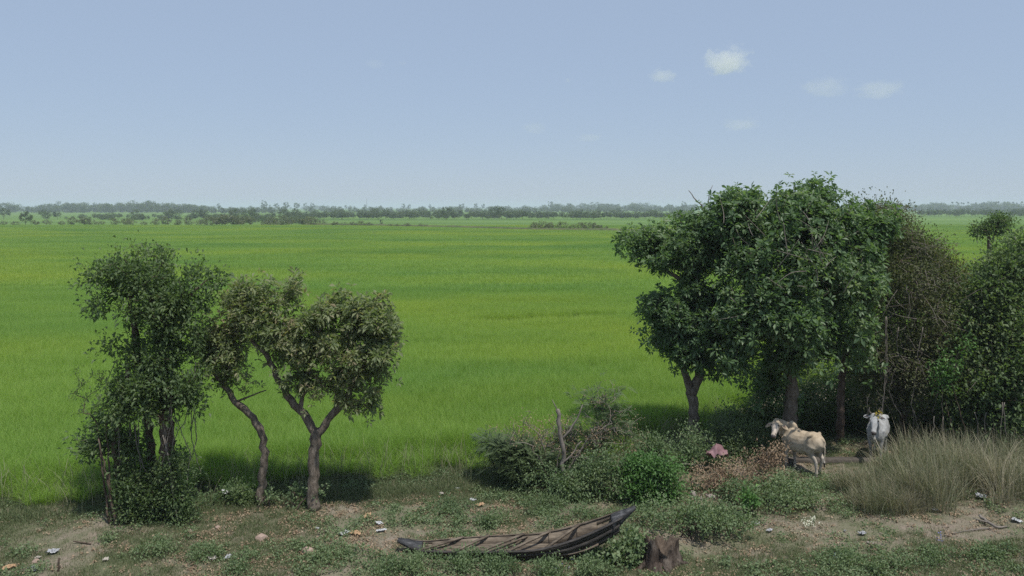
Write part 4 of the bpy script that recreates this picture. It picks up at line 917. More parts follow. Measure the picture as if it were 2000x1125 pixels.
def cloud(px, py, w, h, lab, mat, d=6000.0):
    bm = bmesh.new(); bmesh.ops.create_icosphere(bm, subdivisions=3, radius=1.0)
    me = bpy.data.meshes.new('cloud'); bm.to_mesh(me); bm.free(); me.materials.append(M[mat])
    o = link('cloud', me, None, tuple(P(px, py, d))); o.scale = (w / F * d / 2, w / F * d / 2.5, h / F * d / 2); o.rotation_euler = (0, 0, px * .01); return tag(o, lab, 'cloud')
cloud(1420, 124, 140, 88, 'largest bright puffy cloud above the big tree', 'cloud')
cloud(1294, 150, 70, 44, 'small white puff beside the largest cloud', 'cloud')
cloud(1612, 174, 120, 66, 'faint ragged cloud right of the largest cloud', 'cloud_thin')
cloud(1716, 178, 140, 60, 'faint flat cloud over the thicket', 'cloud_thin')
cloud(1448, 245, 110, 40, 'very faint low smear of cloud above the big tree', 'cloud_thin')
cloud(1044, 252, 70, 40, 'very faint low cloud over the middle of the rice', 'cloud_thin')
cloud(1150, 270, 80, 26, 'thin low streak of cloud over the isolated bushes', 'cloud_thin')
cloud(731, 126, 50, 34, 'faint little cloud high over the forked tree', 'cloud_thin')
cloud(787, 124, 30, 14, 'tiny wisp of cloud beside the faint little cloud', 'cloud_thin')
cloud(1109, 157, 18, 14, 'tiny wisp of cloud alone in the clear sky', 'cloud')

# ------------------------------------------------------------------ haze
b = Buf(); box(b, (-9500, -9500, -1.6), (9500, 9500, 34.0))
hm, hn, hout = mat_new('haze'); hv = hn.nodes.new('ShaderNodeVolumePrincipled'); hv.inputs['Color'].default_value = (.78, .87, 1.0, 1)
hv.inputs['Density'].default_value = .00030; hv.inputs['Anisotropy'].default_value = .0; hn.links.new(hv.outputs[0], hout.inputs['Volume'])
hz = link('haze', b.mesh('haze', [hm]), kind='stuff'); tag(hz, 'pale blue haze lying over the plain', 'haze')

# ------------------------------------------------------------------ cattle
def loft(b, st, sides=14):
    """st: list of (centre, half width, half height, tangent or None); the ring's width lies level"""
    C = np.array([q[0] for q in st], float); n = len(C); tan = norm(np.gradient(C, axis=0))
    rings = []
    for i in range(n):
        t = tan[i]; up = np.array([0, 0, 1.0]) if abs(t[2]) < .92 else (np.array([1.0, 0, 0]))
        if len(st[i]) > 3 and st[i][3] is not None: up = np.array(st[i][3], float)
        sd = np.cross(up, t); sd /= np.linalg.norm(sd); u2 = np.cross(t, sd)
        a = np.arange(sides) * 2 * PI / sides
        rings.append(C[i] + np.cos(a)[:, None] * sd * st[i][1] + np.sin(a)[:, None] * u2 * st[i][2])
    v = np.concatenate(rings + [C[:1], C[-1:]])
    i_, j_ = np.meshgrid(np.arange(n - 1), np.arange(sides), indexing='ij'); j2 = (j_ + 1) % sides
    q = np.stack([i_ * sides + j_, i_ * sides + j2, (i_ + 1) * sides + j2, (i_ + 1) * sides + j_], -1).reshape(-1, 4)
    jj = np.arange(sides); e = n * sides
    t = np.concatenate([np.stack([(jj + 1) % sides, jj, np.full(sides, e)], -1), np.stack([e - sides + jj, e - sides + (jj + 1) % sides, np.full(sides, e + 1)], -1)])
    b.add(v, t, q)
def fuse(b, voxel=.013, smooth=7):
    me = b.mesh('raw', []); o = bpy.data.objects.new('raw', me); COL.objects.link(o)
    m = o.modifiers.new('r', 'REMESH'); m.mode = 'VOXEL'; m.voxel_size = voxel
    m = o.modifiers.new('s', 'SMOOTH'); m.factor = .5; m.iterations = smooth
    dg = bpy.context.evaluated_depsgraph_get(); out = bpy.data.meshes.new_from_object(o.evaluated_get(dg))
    bpy.data.objects.remove(o); bpy.data.meshes.remove(me)
    out.polygons.foreach_set('use_smooth', np.ones(len(out.polygons), bool)); return out
def coat_mat(name):
    m, n, out = mat_new(name); a = n.nodes.new('ShaderNodeAttribute'); a.attribute_name = 'coat'
    f = ramp(n, [(.3, (.55, .52, .48)), (.62, (1.1, 1.1, 1.1))], noise(n, 7, 6, .7, objco(n))).outputs[0]
    c = mixc(n, 1.0, a.outputs['Color'], f, 'MULTIPLY')
    b = n.nodes.new('ShaderNodeBsdfPrincipled'); n.links.new(c, b.inputs['Base Color']); b.inputs['Roughness'].default_value = .8; b.inputs['Specular IOR Level'].default_value = .15
    b.inputs['Sheen Weight'].default_value = .15
    bp = n.nodes.new('ShaderNodeBump'); bp.inputs['Strength'].default_value = .35; bp.inputs['Distance'].default_value = .01
    n.links.new(noise(n, 60, 3, .6, objco(n)), bp.inputs['Height']); n.links.new(bp.outputs[0], b.inputs['Normal']); n.links.new(b.outputs[0], out.inputs[0]); return m
M['coat'] = coat_mat('coat')
M['eye'] = solid_mat('eye', [(.008, .006, .005), (.015, .012, .01)], 5, .15, .6); M['horn'] = solid_mat('horn', [(.05, .045, .04), (.12, .105, .09)], 12, .5, .4)
M['hoof'] = solid_mat('hoof', [(.03, .026, .022), (.07, .06, .05)], 12, .6, .3); M['nose'] = solid_mat('nose', [(.035, .030, .030), (.08, .068, .065)], 30, .5, .4)
M['ear_in'] = solid_mat('ear_in', [(.22, .13, .10), (.32, .20, .155)], 8, .8, .2); M['ear_dark'] = solid_mat('ear_dark', [(.06, .05, .05), (.13, .11, .11)], 8, .8, .2)

def cow(label, loc, rz, scale, neck, head_dir, colours, horns, ear_len=.24, ear_drop=.35, leg_shift=(0, 0, 0, 0), hs=1.04, inner='ear_in'):
    """local axes: x forwards, y to the animal's left; neck: list of points from withers to poll; head_dir: from poll to muzzle"""
    b = Buf()
    loft(b, [((-.70, 0, .95), .05, .07), ((-.66, 0, .93), .13, .15), ((-.58, 0, .89), .205, .235), ((-.44, 0, .86), .245, .275), ((-.28, 0, .80), .235, .285), ((-.08, 0, .765), .265, .305),
             ((.12, 0, .765), .265, .315), ((.28, 0, .79), .235, .325), ((.42, 0, .81), .20, .30), ((.53, 0, .82), .155, .24), ((.60, 0, .83), .08, .15)], 18)
    for sy in (-1, 1):                                                  # hip bones, shoulder blades
        loft(b, [((-.48, sy * .10, 1.06), .05, .05), ((-.43, sy * .19, 1.06), .05, .05), ((-.40, sy * .23, 1.02), .03, .03)], 8)
        loft(b, [((.40, sy * .10, 1.00), .06, .06), ((.37, sy * .17, .85), .07, .10), ((.36, sy * .16, .68), .06, .09)], 10)
    loft(b, [((.14, 0, 1.03), .03, .04), ((.22, 0, 1.11), .07, .09), ((.31, 0, 1.155), .075, .10), ((.38, 0, 1.10), .065, .09), ((.44, 0, 1.02), .04, .06)], 10)        # hump
    nk = [np.array(q, float) for q in neck]; hd = np.array(head_dir, float); hd /= np.linalg.norm(hd); poll = nk[-1]
    wd = np.linspace(.15, .082, len(nk)); ht = np.linspace(.24, .115, len(nk))
    loft(b, [(q, wd[i], ht[i]) for i, q in enumerate(nk)] + [(poll + (poll - nk[-2]) * .25, .06, .07)], 14)
    dl = [((.52, 0, .58), .035, .10), ((.58, 0, .66), .035, .13)] + [(q * .62 + np.array([.56, 0, .62]) * .38 + np.array([0, 0, -.05]), .022, .10) for q in nk[1:]]          # dewlap
    loft(b, dl, 8)
    sd = np.cross(np.array([0, 0, 1.0]), hd); sd /= np.linalg.norm(sd); up = np.cross(hd, sd)                 # sd: the head's left
    H = lambda f, l, u: poll + (hd * f + sd * l + up * u) * hs
    loft(b, [(H(-.075, 0, .0), .05 * hs, .05 * hs, up), (H(-.03, 0, .005), .092 * hs, .085 * hs, up), (H(.06, 0, 0), .105 * hs, .105 * hs, up), (H(.15, 0, -.01), .098 * hs, .105 * hs, up), (H(.25, 0, -.015), .075 * hs, .09 * hs, up), (H(.35, 0, -.015), .060 * hs, .070 * hs, up), (H(.42, 0, -.012), .066 * hs, .064 * hs, up), (H(.465, 0, -.012), .050 * hs, .048 * hs, up)], 14)
    for s_ in (-1, 1): loft(b, [(H(.10, s_ * .085, .045), .022 * hs, .02 * hs), (H(.135, s_ * .098, .04), .026 * hs, .024 * hs), (H(.17, s_ * .085, .035), .02 * hs, .02 * hs)], 8)                 # brow over the eye
    ears = []
    for s_ in (-1, 1):
        e0 = H(.0, s_ * .085, -.01); ed = norm(sd * s_ - np.array([0, 0, 1.0]) * ear_drop - hd * .0 - up * .12)
        ears.append((e0, ed))
        loft(b, [(e0 - ed * .03, .022, .022, up), (e0 + ed * .05, .034, .020, up), (e0 + ed * ear_len * .5, .072, .017, up), (e0 + ed * ear_len * .8, .055, .014, up), (e0 + ed * ear_len, .015, .011, up)], 10)
    feet = []
    for k, (sx, sy) in enumerate(((1, 1), (1, -1), (-1, 1), (-1, -1))):
        dx = leg_shift[k]
        if sx > 0: L = [(.36, .13, .80, .07, .12), (.36, .145, .66, .078, .105), (.36, .14, .54, .062, .075), (.37 + dx * .4, .13, .38, .048, .052), (.37 + dx * .5, .128, .33, .045, .05), (.37 + dx * .8, .125, .20, .032, .035), (.37 + dx, .125, .115, .040, .044), (.385 + dx, .125, .07, .036, .042), (.395 + dx, .125, .03, .046, .058), (.395 + dx, .125, -.005, .050, .064)]
        else: L = [(-.47, .13, .92, .08, .14), (-.46, .16, .78, .105, .165), (-.40, .165, .64, .085, .135), (-.47, .15, .53, .058, .085), (-.56, .14, .44, .042, .058), (-.565 + dx * .3, .135, .38, .040, .052), (-.55 + dx * .7, .13, .22, .034, .038), (-.54 + dx, .13, .115, .042, .045), (-.525 + dx, .13, .07, .037, .043), (-.515 + dx, .13, .03, .047, .058), (-.515 + dx, .13, -.005, .050, .064)]
        loft(b, [((x, sy * y, z), ry, rx, (1.0, 0, 0)) for x, y, z, ry, rx in L], 12); feet.append((L[-1][0], sy * L[-1][1]))
    loft(b, [((-.66, 0, 1.02), .035, .035), ((-.735, 0, .95), .026, .026), ((-.755, 0, .80), .02, .02), ((-.755, .01, .60), .017, .017), ((-.75, .015, .48), .02, .02), ((-.75, .015, .40), .032, .032), ((-.75, .015, .28), .015, .015)], 8)
    me = fuse(b)
    co = np.zeros(len(me.vertices) * 3, np.float32); me.vertices.foreach_get('co', co); co = co.reshape(-1, 3)
    top, side, low, face = [np.array(c) for c in colours]
    t = np.clip((co[:, 2] - .62) / .42, 0, 1)[:, None]; l = np.clip((.62 - co[:, 2]) / .25, 0, 1)[:, None]
    cc = side * (1 - t) + top * t; cc = cc * (1 - l) + low * l
    rel = co - poll; f_ = rel @ hd / hs; u_ = rel @ up; l_ = rel @ sd
    ishead = (f_ > .02) & (np.linalg.norm(rel - np.outer(f_, hd), axis=1) < .16 * hs) & (f_ < .55)
    fm = np.clip((f_ - .05) / .12, 0, 1) * ishead; cc = cc * (1 - fm[:, None]) + face * fm[:, None]
    mz = (np.clip((f_ - .415) / .02, 0, 1) * ishead)[:, None]; cc = cc * (1 - mz) + np.array((.035, .03, .03)) * mz
    tf = ((co[:, 0] < -.71) & (co[:, 2] < .42))[:, None]; cc = np.where(tf, np.array((.03, .025, .02)), cc)
    hf = (co[:, 2] < .045)[:, None]; cc = np.where(hf, np.array((.05, .04, .035)), cc)
    at = me.attributes.new('coat', 'FLOAT_COLOR', 'POINT'); at.data.foreach_set('color', np.concatenate([cc, np.ones((len(cc), 1))], 1).astype(np.float32).ravel())
    me.materials.append(M['coat']); me.name = 'body'
    o = thing('cow', label, 'cow', loc, rz); o.scale = (scale,) * 3
    link('body', me, o)
    for s_ in (-1, 1):
        eb = Buf(); loft(eb, [(H(.118, s_ * .088, .052), .004 * hs, .004 * hs), (H(.123, s_ * .092, .057), .017 * hs, .015 * hs), (H(.138, s_ * .094, .059), .021 * hs, .019 * hs), (H(.153, s_ * .092, .056), .017 * hs, .015 * hs), (H(.158, s_ * .088, .050), .004 * hs, .004 * hs)], 8); link('eye', eb.mesh('eye', [M['eye']], True), o)
        nb = Buf(); loft(nb, [(H(.445, s_ * .022, .030), .008 * hs, .006 * hs), (H(.466, s_ * .027, .022), .014 * hs, .010 * hs), (H(.480, s_ * .024, .004), .006 * hs, .005 * hs)], 8); link('nostril', nb.mesh('nostril', [M['eye']], True), o)
    nb = Buf(); loft(nb, [(H(.425, 0, -.008), .050 * hs, .052 * hs, up), (H(.440, 0, -.008), .063 * hs, .062 * hs, up), (H(.462, 0, -.012), .060 * hs, .056 * hs, up), (H(.488, 0, -.014), .034 * hs, .032 * hs, up)], 12); link('muzzle', nb.mesh('muzzle', [M['nose']], True), o)
    for s_, (e0, ed) in zip((-1, 1), ears):
        ib = Buf(); loft(ib, [(e0 + ed * ear_len * .18 + up * .014 - np.array([0, 0, .0]), .014, .004, up), (e0 + ed * ear_len * .5 + up * .013, .040, .006, up), (e0 + ed * ear_len * .85 + up * .010, .014, .004, up)], 8); link('inner_ear', ib.mesh('inner_ear', [M[inner]], True), o)
    for x, y in feet:
        hb = Buf(); loft(hb, [((x, y, .055), .047, .055, (1., 0, 0)), ((x + .01, y, .02), .055, .069, (1., 0, 0)), ((x + .012, y, -.012), .057, .073, (1., 0, 0))], 12); link('hoof', hb.mesh('hoof', [M['hoof']], True), o)
    for s_ in (-1, 1):
        if not horns: continue
        h0 = H(-.04, s_ * .06, .03); outw = sd * s_; z = np.array([0, 0, 1.0])
        hb = Buf(); tube(hb, np.array([h0, h0 + outw * .05 + z * .04, h0 + outw * .075 + z * .11, h0 + outw * .05 + z * .19]), [.027, .024, .017, .005], 9); link('horn', hb.mesh('horn', [M['horn']], True), o)
    return o, H
def local_frame(rz, loc, sc): return lambda p: (Matrix.Translation(Vector(loc)) @ Matrix.Rotation(rz, 4, 'Z') @ Matrix.Scale(sc, 4)) @ Vector(p)
cl = GG(1565, 921); rz = math.radians(119)
cow('tan hump-backed cow standing by the brush heap, head turned round', cl, rz, 1.0,
    [(.40, 0, .93), (.52, .08, 1.01), (.57, .20, 1.09), (.55, .32, 1.16), (.48, .40, 1.21)], (-.36, .63, -.55),
    [(.44, .36, .26), (.46, .40, .32), (.44, .40, .35), (.47, .41, .35)], False, .27, .65, (.03, -.05, -.06, .05))
cl2 = GG(1714, 897); rz2 = math.radians(-122)
wc, WH = cow('white horned cow facing out of the thicket with a rope at its nose', cl2, rz2, 1.0,
    [(.40, 0, .92), (.50, 0, 1.04), (.60, 0, 1.14), (.67, .01, 1.23), (.70, .015, 1.29)], (.62, .03, -.80),
    [(.36, .37, .38), (.34, .35, .36), (.26, .255, .25), (.42, .43, .44)], True, .20, .12, (.04, -.03, 0, .04), 1.08, 'ear_dark')  # white coat greyed in its colours, standing in for tree shade
fr = local_frame(rz2, cl2, 1.0)
# sprig of yellow leaves caught on the horn, and the rope
rng = np.random.default_rng(15); c0 = np.array(fr(WH(-.05, .085, .12)))
b = Buf(); n = 22; add_leaves(b, c0 + rng.normal(0, .035, (n, 3)), rng.normal(size=(n, 3)) + np.array([0, 0, .4]), rng.uniform(.05, .11, n), rng.uniform(.025, .05, n), rng, rng.random(n))
M['leaf_gold'] = leaf_mat('leaf_gold', [(.45, .36, .05), (.60, .50, .10), (.50, .28, .08)], .3)
o = thing('leaf_sprig', 'sprig of yellow leaves caught on the white cow horn', 'leaves', c0); link('leaf_bunch', b.mesh('leaf_bunch', [M['leaf_gold']], False, c0), o, kind='stuff')
b = Buf(); p, r = resample([c0 + np.array([-.05, 0, -.06]), c0 + np.array([.02, -.01, .02]), c0 + np.array([.09, 0, .06]), c0 + np.array([.11, 0, .12]), c0 + np.array([.06, 0, .14])], [.007] * 5, .03); tube(b, p, r, 5); link('twig', b.mesh('twig', [M['twig_grey']], True, c0), o)
M['rope'] = solid_mat('rope', [(.38, .34, .28), (.55, .50, .42)], 40, .9, .1)
nz = np.array(fr(WH(.47, 0, -.02))); g1 = GG(1728, 912); b = Buf()
p, r = resample([nz, nz + np.array([.08, -.08, -.25]), nz + np.array([.20, -.12, -.5]), g1 + np.array([0, 0, .02]), g1 + np.array([.5, -.1, .02])], [.009] * 5, .05); tube(b, p, r, 6)
p, r = resample([nz + np.array([-.06, .02, .02]), nz + np.array([0, -.03, -.01]), nz + np.array([.07, .02, .03])], [.008] * 3, .03); tube(b, p, r, 6)
o = link('halter_rope', b.mesh('halter_rope', [M['rope']], True)); tag(o, 'thin pale rope hanging from the nose of the white cow', 'rope')

# ------------------------------------------------------------------ the old boat
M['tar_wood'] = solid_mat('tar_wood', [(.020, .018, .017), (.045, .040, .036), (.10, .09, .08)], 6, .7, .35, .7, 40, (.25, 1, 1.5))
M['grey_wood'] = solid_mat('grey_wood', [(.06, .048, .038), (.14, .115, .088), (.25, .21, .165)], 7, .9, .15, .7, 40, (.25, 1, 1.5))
M['slate_wood'] = solid_mat('slate_wood', [(.022, .022, .024), (.06, .062, .066), (.15, .15, .155)], 16, .9, .15, 1.0, 50, (.2, 1, 1.5))
bow_g = G(1205, 1078); st_g = G(800, 1098)
bo = thing('old_boat', 'derelict black wooden boat lying in the weeds, its bow raised', 'boat', ((1009 - 1000) / F * 16.05, 16.05, float(gz(0, 16.05))), math.radians(-2))
LB = 4.80; bo.rotation_euler = (0, -.018, math.radians(-2)); bo.location.z -= .03
def hull(u):
    """half width, keel height, gunwale height at u (0 stern, 1 bow)"""
    w = .41 * np.clip(np.sin(PI * np.clip(u * .93 + .035, 0, 1)), 0, 1) ** .62
    w = np.maximum(w, .075)
    zk = .01 + .14 * np.clip((.18 - u) / .18, 0, 1) ** 1.5 + .74 * np.clip((u - .68) / .32, 0, 1) ** 1.9
    zg = .19 + .14 * np.clip((.12 - u) / .12, 0, 1) ** 1.3 + .15 * np.clip(u, 0, 1) + .63 * np.clip((u - .55) / .45, 0, 1) ** 1.6
    return w, zk, np.maximum(zg, zk + .10)
HEEL = math.radians(0.6)
def hpt(u, side, k, inset=0.0):
    """point of the hull skin: side -1 (near) / +1 (far), k 0 keel .. 1 gunwale"""
    w, zk, zg = hull(u); kk = np.asarray(k, float)
    yy = w * np.where(kk < .34, kk / .34 * .70, .70 + (kk - .34) / .66 * .30) - inset
    zz = zk + (zg - zk) * np.where(kk < .34, kk / .34 * .16, .16 + (kk - .34) / .66 * .84) + inset * .35
    y = side * np.maximum(yy, 0); ch, sh = math.cos(HEEL), math.sin(HEEL)
    return np.stack([(u - .5) * LB + 0 * y, y * ch - zz * 0, zz + y * sh * .9], -1)
def strake(name, side, k0, k1, mat, u0=.05, u1=.93, n=40, th=.022, proud=0.0):
    u = np.linspace(u0, u1, n); b = Buf()
    a = hpt(u, side, k0, -proud); c = hpt(u, side, k1, -proud); a2 = hpt(u, side, k0, th - proud); c2 = hpt(u, side, k1, th - proud)
    v = np.stack([a, c, c2, a2], 1).reshape(-1, 3); i_, j_ = np.meshgrid(np.arange(n - 1), np.arange(4), indexing='ij'); j2 = (j_ + 1) % 4
    q = np.stack([i_ * 4 + j_, (i_ + 1) * 4 + j_, (i_ + 1) * 4 + j2, i_ * 4 + j2], -1).reshape(-1, 4)
    q = np.concatenate([q, [[0, 1, 2, 3]], [[n * 4 - 1, n * 4 - 2, n * 4 - 3, n * 4 - 4]]]); b.add(v, None, q)
    return link(name, b.mesh(name, [mat]), bo)
for side in (-1, 1):
    for k0, k1, pr in ((.34, .54, .0), (.555, .76, .008), (.775, .985, .002)):
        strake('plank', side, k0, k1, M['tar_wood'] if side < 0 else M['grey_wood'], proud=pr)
    strake('plank', side, .0, .325, M['tar_wood'], .06, .90)
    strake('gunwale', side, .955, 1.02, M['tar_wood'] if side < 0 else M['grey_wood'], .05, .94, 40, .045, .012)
    strake('lining_plank', side, .06, .34, M['grey_wood'], .12, .84, 30, .012, -.03)
    strake('lining_plank', side, .37, .90, M['grey_wood'], .14, .84, 30, .010, -.034)
def solid_end(u0, u1, k_lo, mat, name, n=12):
    u = np.linspace(u0, u1, n); f = np.linspace(0, 1, n); ring = []
    for i in range(n):
        uu = u[i]; kk = np.array([1.03, .8, .5, .2, 0.]); near = hpt(np.full(5, uu), -1, kk, -.012); farp = hpt(np.full(5, uu), 1, kk[::-1], -.012); mid = (hpt(np.array([uu]), -1, np.array([1.03])) + hpt(np.array([uu]), 1, np.array([1.03]))) / 2 + np.array([0, 0, .015])
        ring.append(np.concatenate([near, farp[1:], mid]))
    v = np.array(ring); m = v.shape[1]
    for i in range(n):
        t = (1 - f[i]) if u0 < .02 else f[i]; zt = v[i, :, 2].max()
        v[i, :, 2] = zt - (zt - v[i, :, 2]) * (1 - .72 * t ** .7); v[i, :, 1] *= 1 - (.25 if u0 < .02 else .5) * t ** 1.5
    b = Buf(); i_, j_ = np.meshgrid(np.arange(n - 1), np.arange(m), indexing='ij'); j2 = (j_ + 1) % m
    q = np.stack([i_ * m + j_, (i_ + 1) * m + j_, (i_ + 1) * m + j2, i_ * m + j2], -1).reshape(-1, 4)
    vv = np.concatenate([v.reshape(-1, 3), v[0].mean(0)[None], v[-1].mean(0)[None]]); e = n * m; jj = np.arange(m)
    t = np.concatenate([np.stack([jj, (jj + 1) % m, np.full(m, e)], -1), np.stack([e - m + (jj + 1) % m, e - m + jj, np.full(m, e + 1)], -1)])
    b.add(vv, t, q); return link(name, b.mesh(name, [mat]), bo)
solid_end(.0, .10, .8, M['slate_wood'], 'stern_block'); solid_end(.90, 1.0, .8, M['slate_wood'], 'bow_block')
def bar(name, p, q, w, h, mat):
    p = np.array(p, float); q = np.array(q, float); d = norm(q - p); s_ = norm(np.cross(d, [0, 0, 1.0])); u_ = np.cross(s_, d); b = Buf()
    v = [e + s_ * a * w / 2 + u_ * c * h / 2 for e in (p, q) for a, c in ((-1, -1), (1, -1), (1, 1), (-1, 1))]
    b.add(v, None, [(3, 2, 1, 0), (4, 5, 6, 7), (0, 1, 5, 4), (1, 2, 6, 5), (2, 3, 7, 6), (3, 0, 4, 7)]); return link(name, b.mesh(name, [mat]), bo)
H1 = lambda u, s_, k, i=0.: hpt(np.array([u]), s_, np.array([k]), i)[0]
for ua, ub in ((.10, .27), (.24, .38), (.345, .53), (.46, .645), (.62, .77)):
    bar('cross_bar', H1(ua, -1, .98, .01), H1(ub, 1, .97, .01) + np.array([0, 0, .02]), .055, .035, M['grey_wood'])
bar('cross_bar', H1(.375, -1, .96, .02), H1(.55, 1, .90, .02), .035, .03, M['grey_wood'])
for u in (.22, .36, .50, .64, .76):                                     # ribs
    for s_ in (-1, 1): bar('rib', H1(u, s_, .36, .045), H1(u, s_, .97, .045), .04, .03, M['grey_wood'])
for k in range(5):
    y = (k - 2) * .115; u = np.linspace(.14, .84, 24); w, zk, zg = hull(u); b = Buf(); z = zk + .10 + (zg - zk) * .05
    v = np.stack([np.stack([(u - .5) * LB, np.full(24, y + o_) + 0 * u, z + dz_ + (y + o_) * math.sin(HEEL)], -1) for o_, dz_ in ((-.052, 0), (.052, 0), (.052, .02), (-.052, .02))], 1).reshape(-1, 3)
    i_, j_ = np.meshgrid(np.arange(23), np.arange(4), indexing='ij'); j2 = (j_ + 1) % 4
    b.add(v, None, np.concatenate([np.stack([i_ * 4 + j_, (i_ + 1) * 4 + j_, (i_ + 1) * 4 + j2, i_ * 4 + j2], -1).reshape(-1, 4), [[0, 1, 2, 3], [95, 94, 93, 92]]])); link('floor_board', b.mesh('floor_board', [M['grey_wood']]), bo)

# ------------------------------------------------------------------ stump
M['stump_wood'] = solid_mat('stump_wood', [(.026, .021, .018), (.075, .058, .048), (.18, .15, .125)], 9, .95, .1, 1.0, 24, (1, 1, .3))
M['stump_top'] = solid_mat('stump_top', [(.06, .045, .035), (.14, .11, .085)], 12, .95, .1, .6, 40)
sp = GG(1290, 1100); so = thing('tree_stump', 'rotten grey-brown tree stump beside the bow of the boat', 'stump', sp); rng = np.random.default_rng(44)
n = 48; zs = np.array([-.05, .02, .09, .18, .26, .34, .40, .44]); a = np.arange(n) * 2 * PI / n; rr = []
fl = .06 * np.sin(a * 5 + 1) + .035 * np.sin(a * 9 + 2) + rng.normal(0, .014, n); topz = .10 * np.sin(a * 2 + .6) + .08 * np.sin(a * 5) + .05 * np.sin(a * 11 + 1) + rng.normal(0, .05, n)
b = Buf(); rings = []
for z in zs:
    f = 1.12 - .22 * min(z / .3, 1) if z < .3 else .9; r = .32 * f + fl * (1.2 - z) + rng.normal(0, .012, n)
    rings.append(np.stack([r * np.cos(a), r * np.sin(a) * .85, z + topz * max(0, (z - .2) / .3)], 1))
v = np.array(rings); m = len(zs); i_, j_ = np.meshgrid(np.arange(m - 1), np.arange(n), indexing='ij'); j2 = (j_ + 1) % n
b.add(v.reshape(-1, 3), None, np.stack([i_ * n + j_, i_ * n + j2, (i_ + 1) * n + j2, (i_ + 1) * n + j_], -1).reshape(-1, 4)); link('bark_wall', b.mesh('bark_wall', [M['stump_wood']]), so)
b = Buf(); t_ = v[-1]; inner = t_ * np.array([.8, .8, 1]) + np.array([0, 0, -.05]); core = t_ * np.array([.35, .35, .3]) + np.array([0, 0, .16])
vv = np.concatenate([t_, inner, core, core.mean(0)[None]]); jj = np.arange(n)
b.add(vv, np.stack([2 * n + jj, 2 * n + (jj + 1) % n, np.full(n, 3 * n)], -1), np.concatenate([np.stack([k * n + jj, k * n + (jj + 1) % n, (k + 1) * n + (jj + 1) % n, (k + 1) * n + jj], -1) for k in (0, 1)])); link('rotten_top', b.mesh('rotten_top', [M['stump_top']]), so)
for k in range(5):
    an = rng.uniform(-2.8, -.3) if k < 4 else 0.; b = Buf(); p = np.array([(.28 * math.cos(an), .24 * math.sin(an), .12), (.42 * math.cos(an), .36 * math.sin(an), .04), (.62 * math.cos(an + .2), .52 * math.sin(an + .2), -.02)]); p, r = resample(p, [.07, .055, .02], .06); tube(b, p, r, 8, rng, .08); link('root', b.mesh('root', [M['stump_wood']], True), so)

# ------------------------------------------------------------------ sheet, ledge, rubbish, stones, sticks
def sheet(name, label, cat, loc, size, mat, seed, rise=.5, rz=0., group=None, tent=0.0):
    """crumpled thin sheet with thickness"""
    rng = np.random.default_rng(seed); n = 15; u, w = np.meshgrid(np.linspace(-1, 1, n), np.linspace(-1, 1, n)); s1, s2 = size
    edge = 1 + .25 * (fbm(np.arctan2(w, u) * 1.5 + 9, u * 0 + seed, seed, 2) - .5) * 2
    x = u * s1 / 2 * edge + rng.normal(0, .01, u.shape); y = w * s2 / 2 * edge
    z = rise * s2 * np.abs(fbm(u * 1.6 + 5, w * 1.6 + 5, seed, 3) - .45) * 2 * (1 - .55 * np.maximum(np.abs(u), np.abs(w))) + .35 * s2 * (fbm(u * 3.1 + 2, w * 3.1 + 7, seed + 5, 2) - .5) + tent * np.exp(-3 * (u - .2) ** 2) * (1 - np.abs(w)) ** .7 + rng.normal(0, .012 * s2, u.shape)
    z = np.maximum(z - z.min() * .8, .004); top = np.stack([x, y, z + .006], -1).reshape(-1, 3); bot = top - np.array([0, 0, .006])
    i_, j_ = np.meshgrid(np.arange(n - 1), np.arange(n - 1), indexing='ij'); q = np.stack([i_ * n + j_, i_ * n + j_ + 1, (i_ + 1) * n + j_ + 1, (i_ + 1) * n + j_], -1).reshape(-1, 4)
    b = Buf(); b.add(np.concatenate([top, bot]), None, np.concatenate([q, q[:, ::-1] + n * n])); me = b.mesh(name, [mat])
    o = link(name, me, None, tuple(loc)); o.rotation_euler = (0, 0, rz); return tag(o, label, cat, group)
M['pink_sheet'] = solid_mat('pink_sheet', [(.15, .08, .09), (.28, .17, .185)], 5, .6, .3, .3, 14); M['plastic_white'] = solid_mat('plastic_white', [(.34, .35, .36), (.50, .51, .52)], 12, .35, .5, .4, 18)
M['paper'] = solid_mat('paper', [(.34, .31, .27), (.46, .43, .38)], 12, .9, .2); M['card'] = solid_mat('card', [(.30, .19, .11), (.42, .29, .18)], 12, .9, .2)
M['plastic_clear'] = solid_mat('plastic_clear', [(.24, .25, .27), (.42, .43, .45)], 20, .25, .6, .5, 26)
g = P(1400, 886, 21.0); sheet('plastic_sheet', 'crumpled faded pink plastic sheet under the twin-stemmed tree', 'sheet', (g[0], g[1], g[2] - .06), (.62, .5), M['pink_sheet'], 3, .75, .2, None, .06)
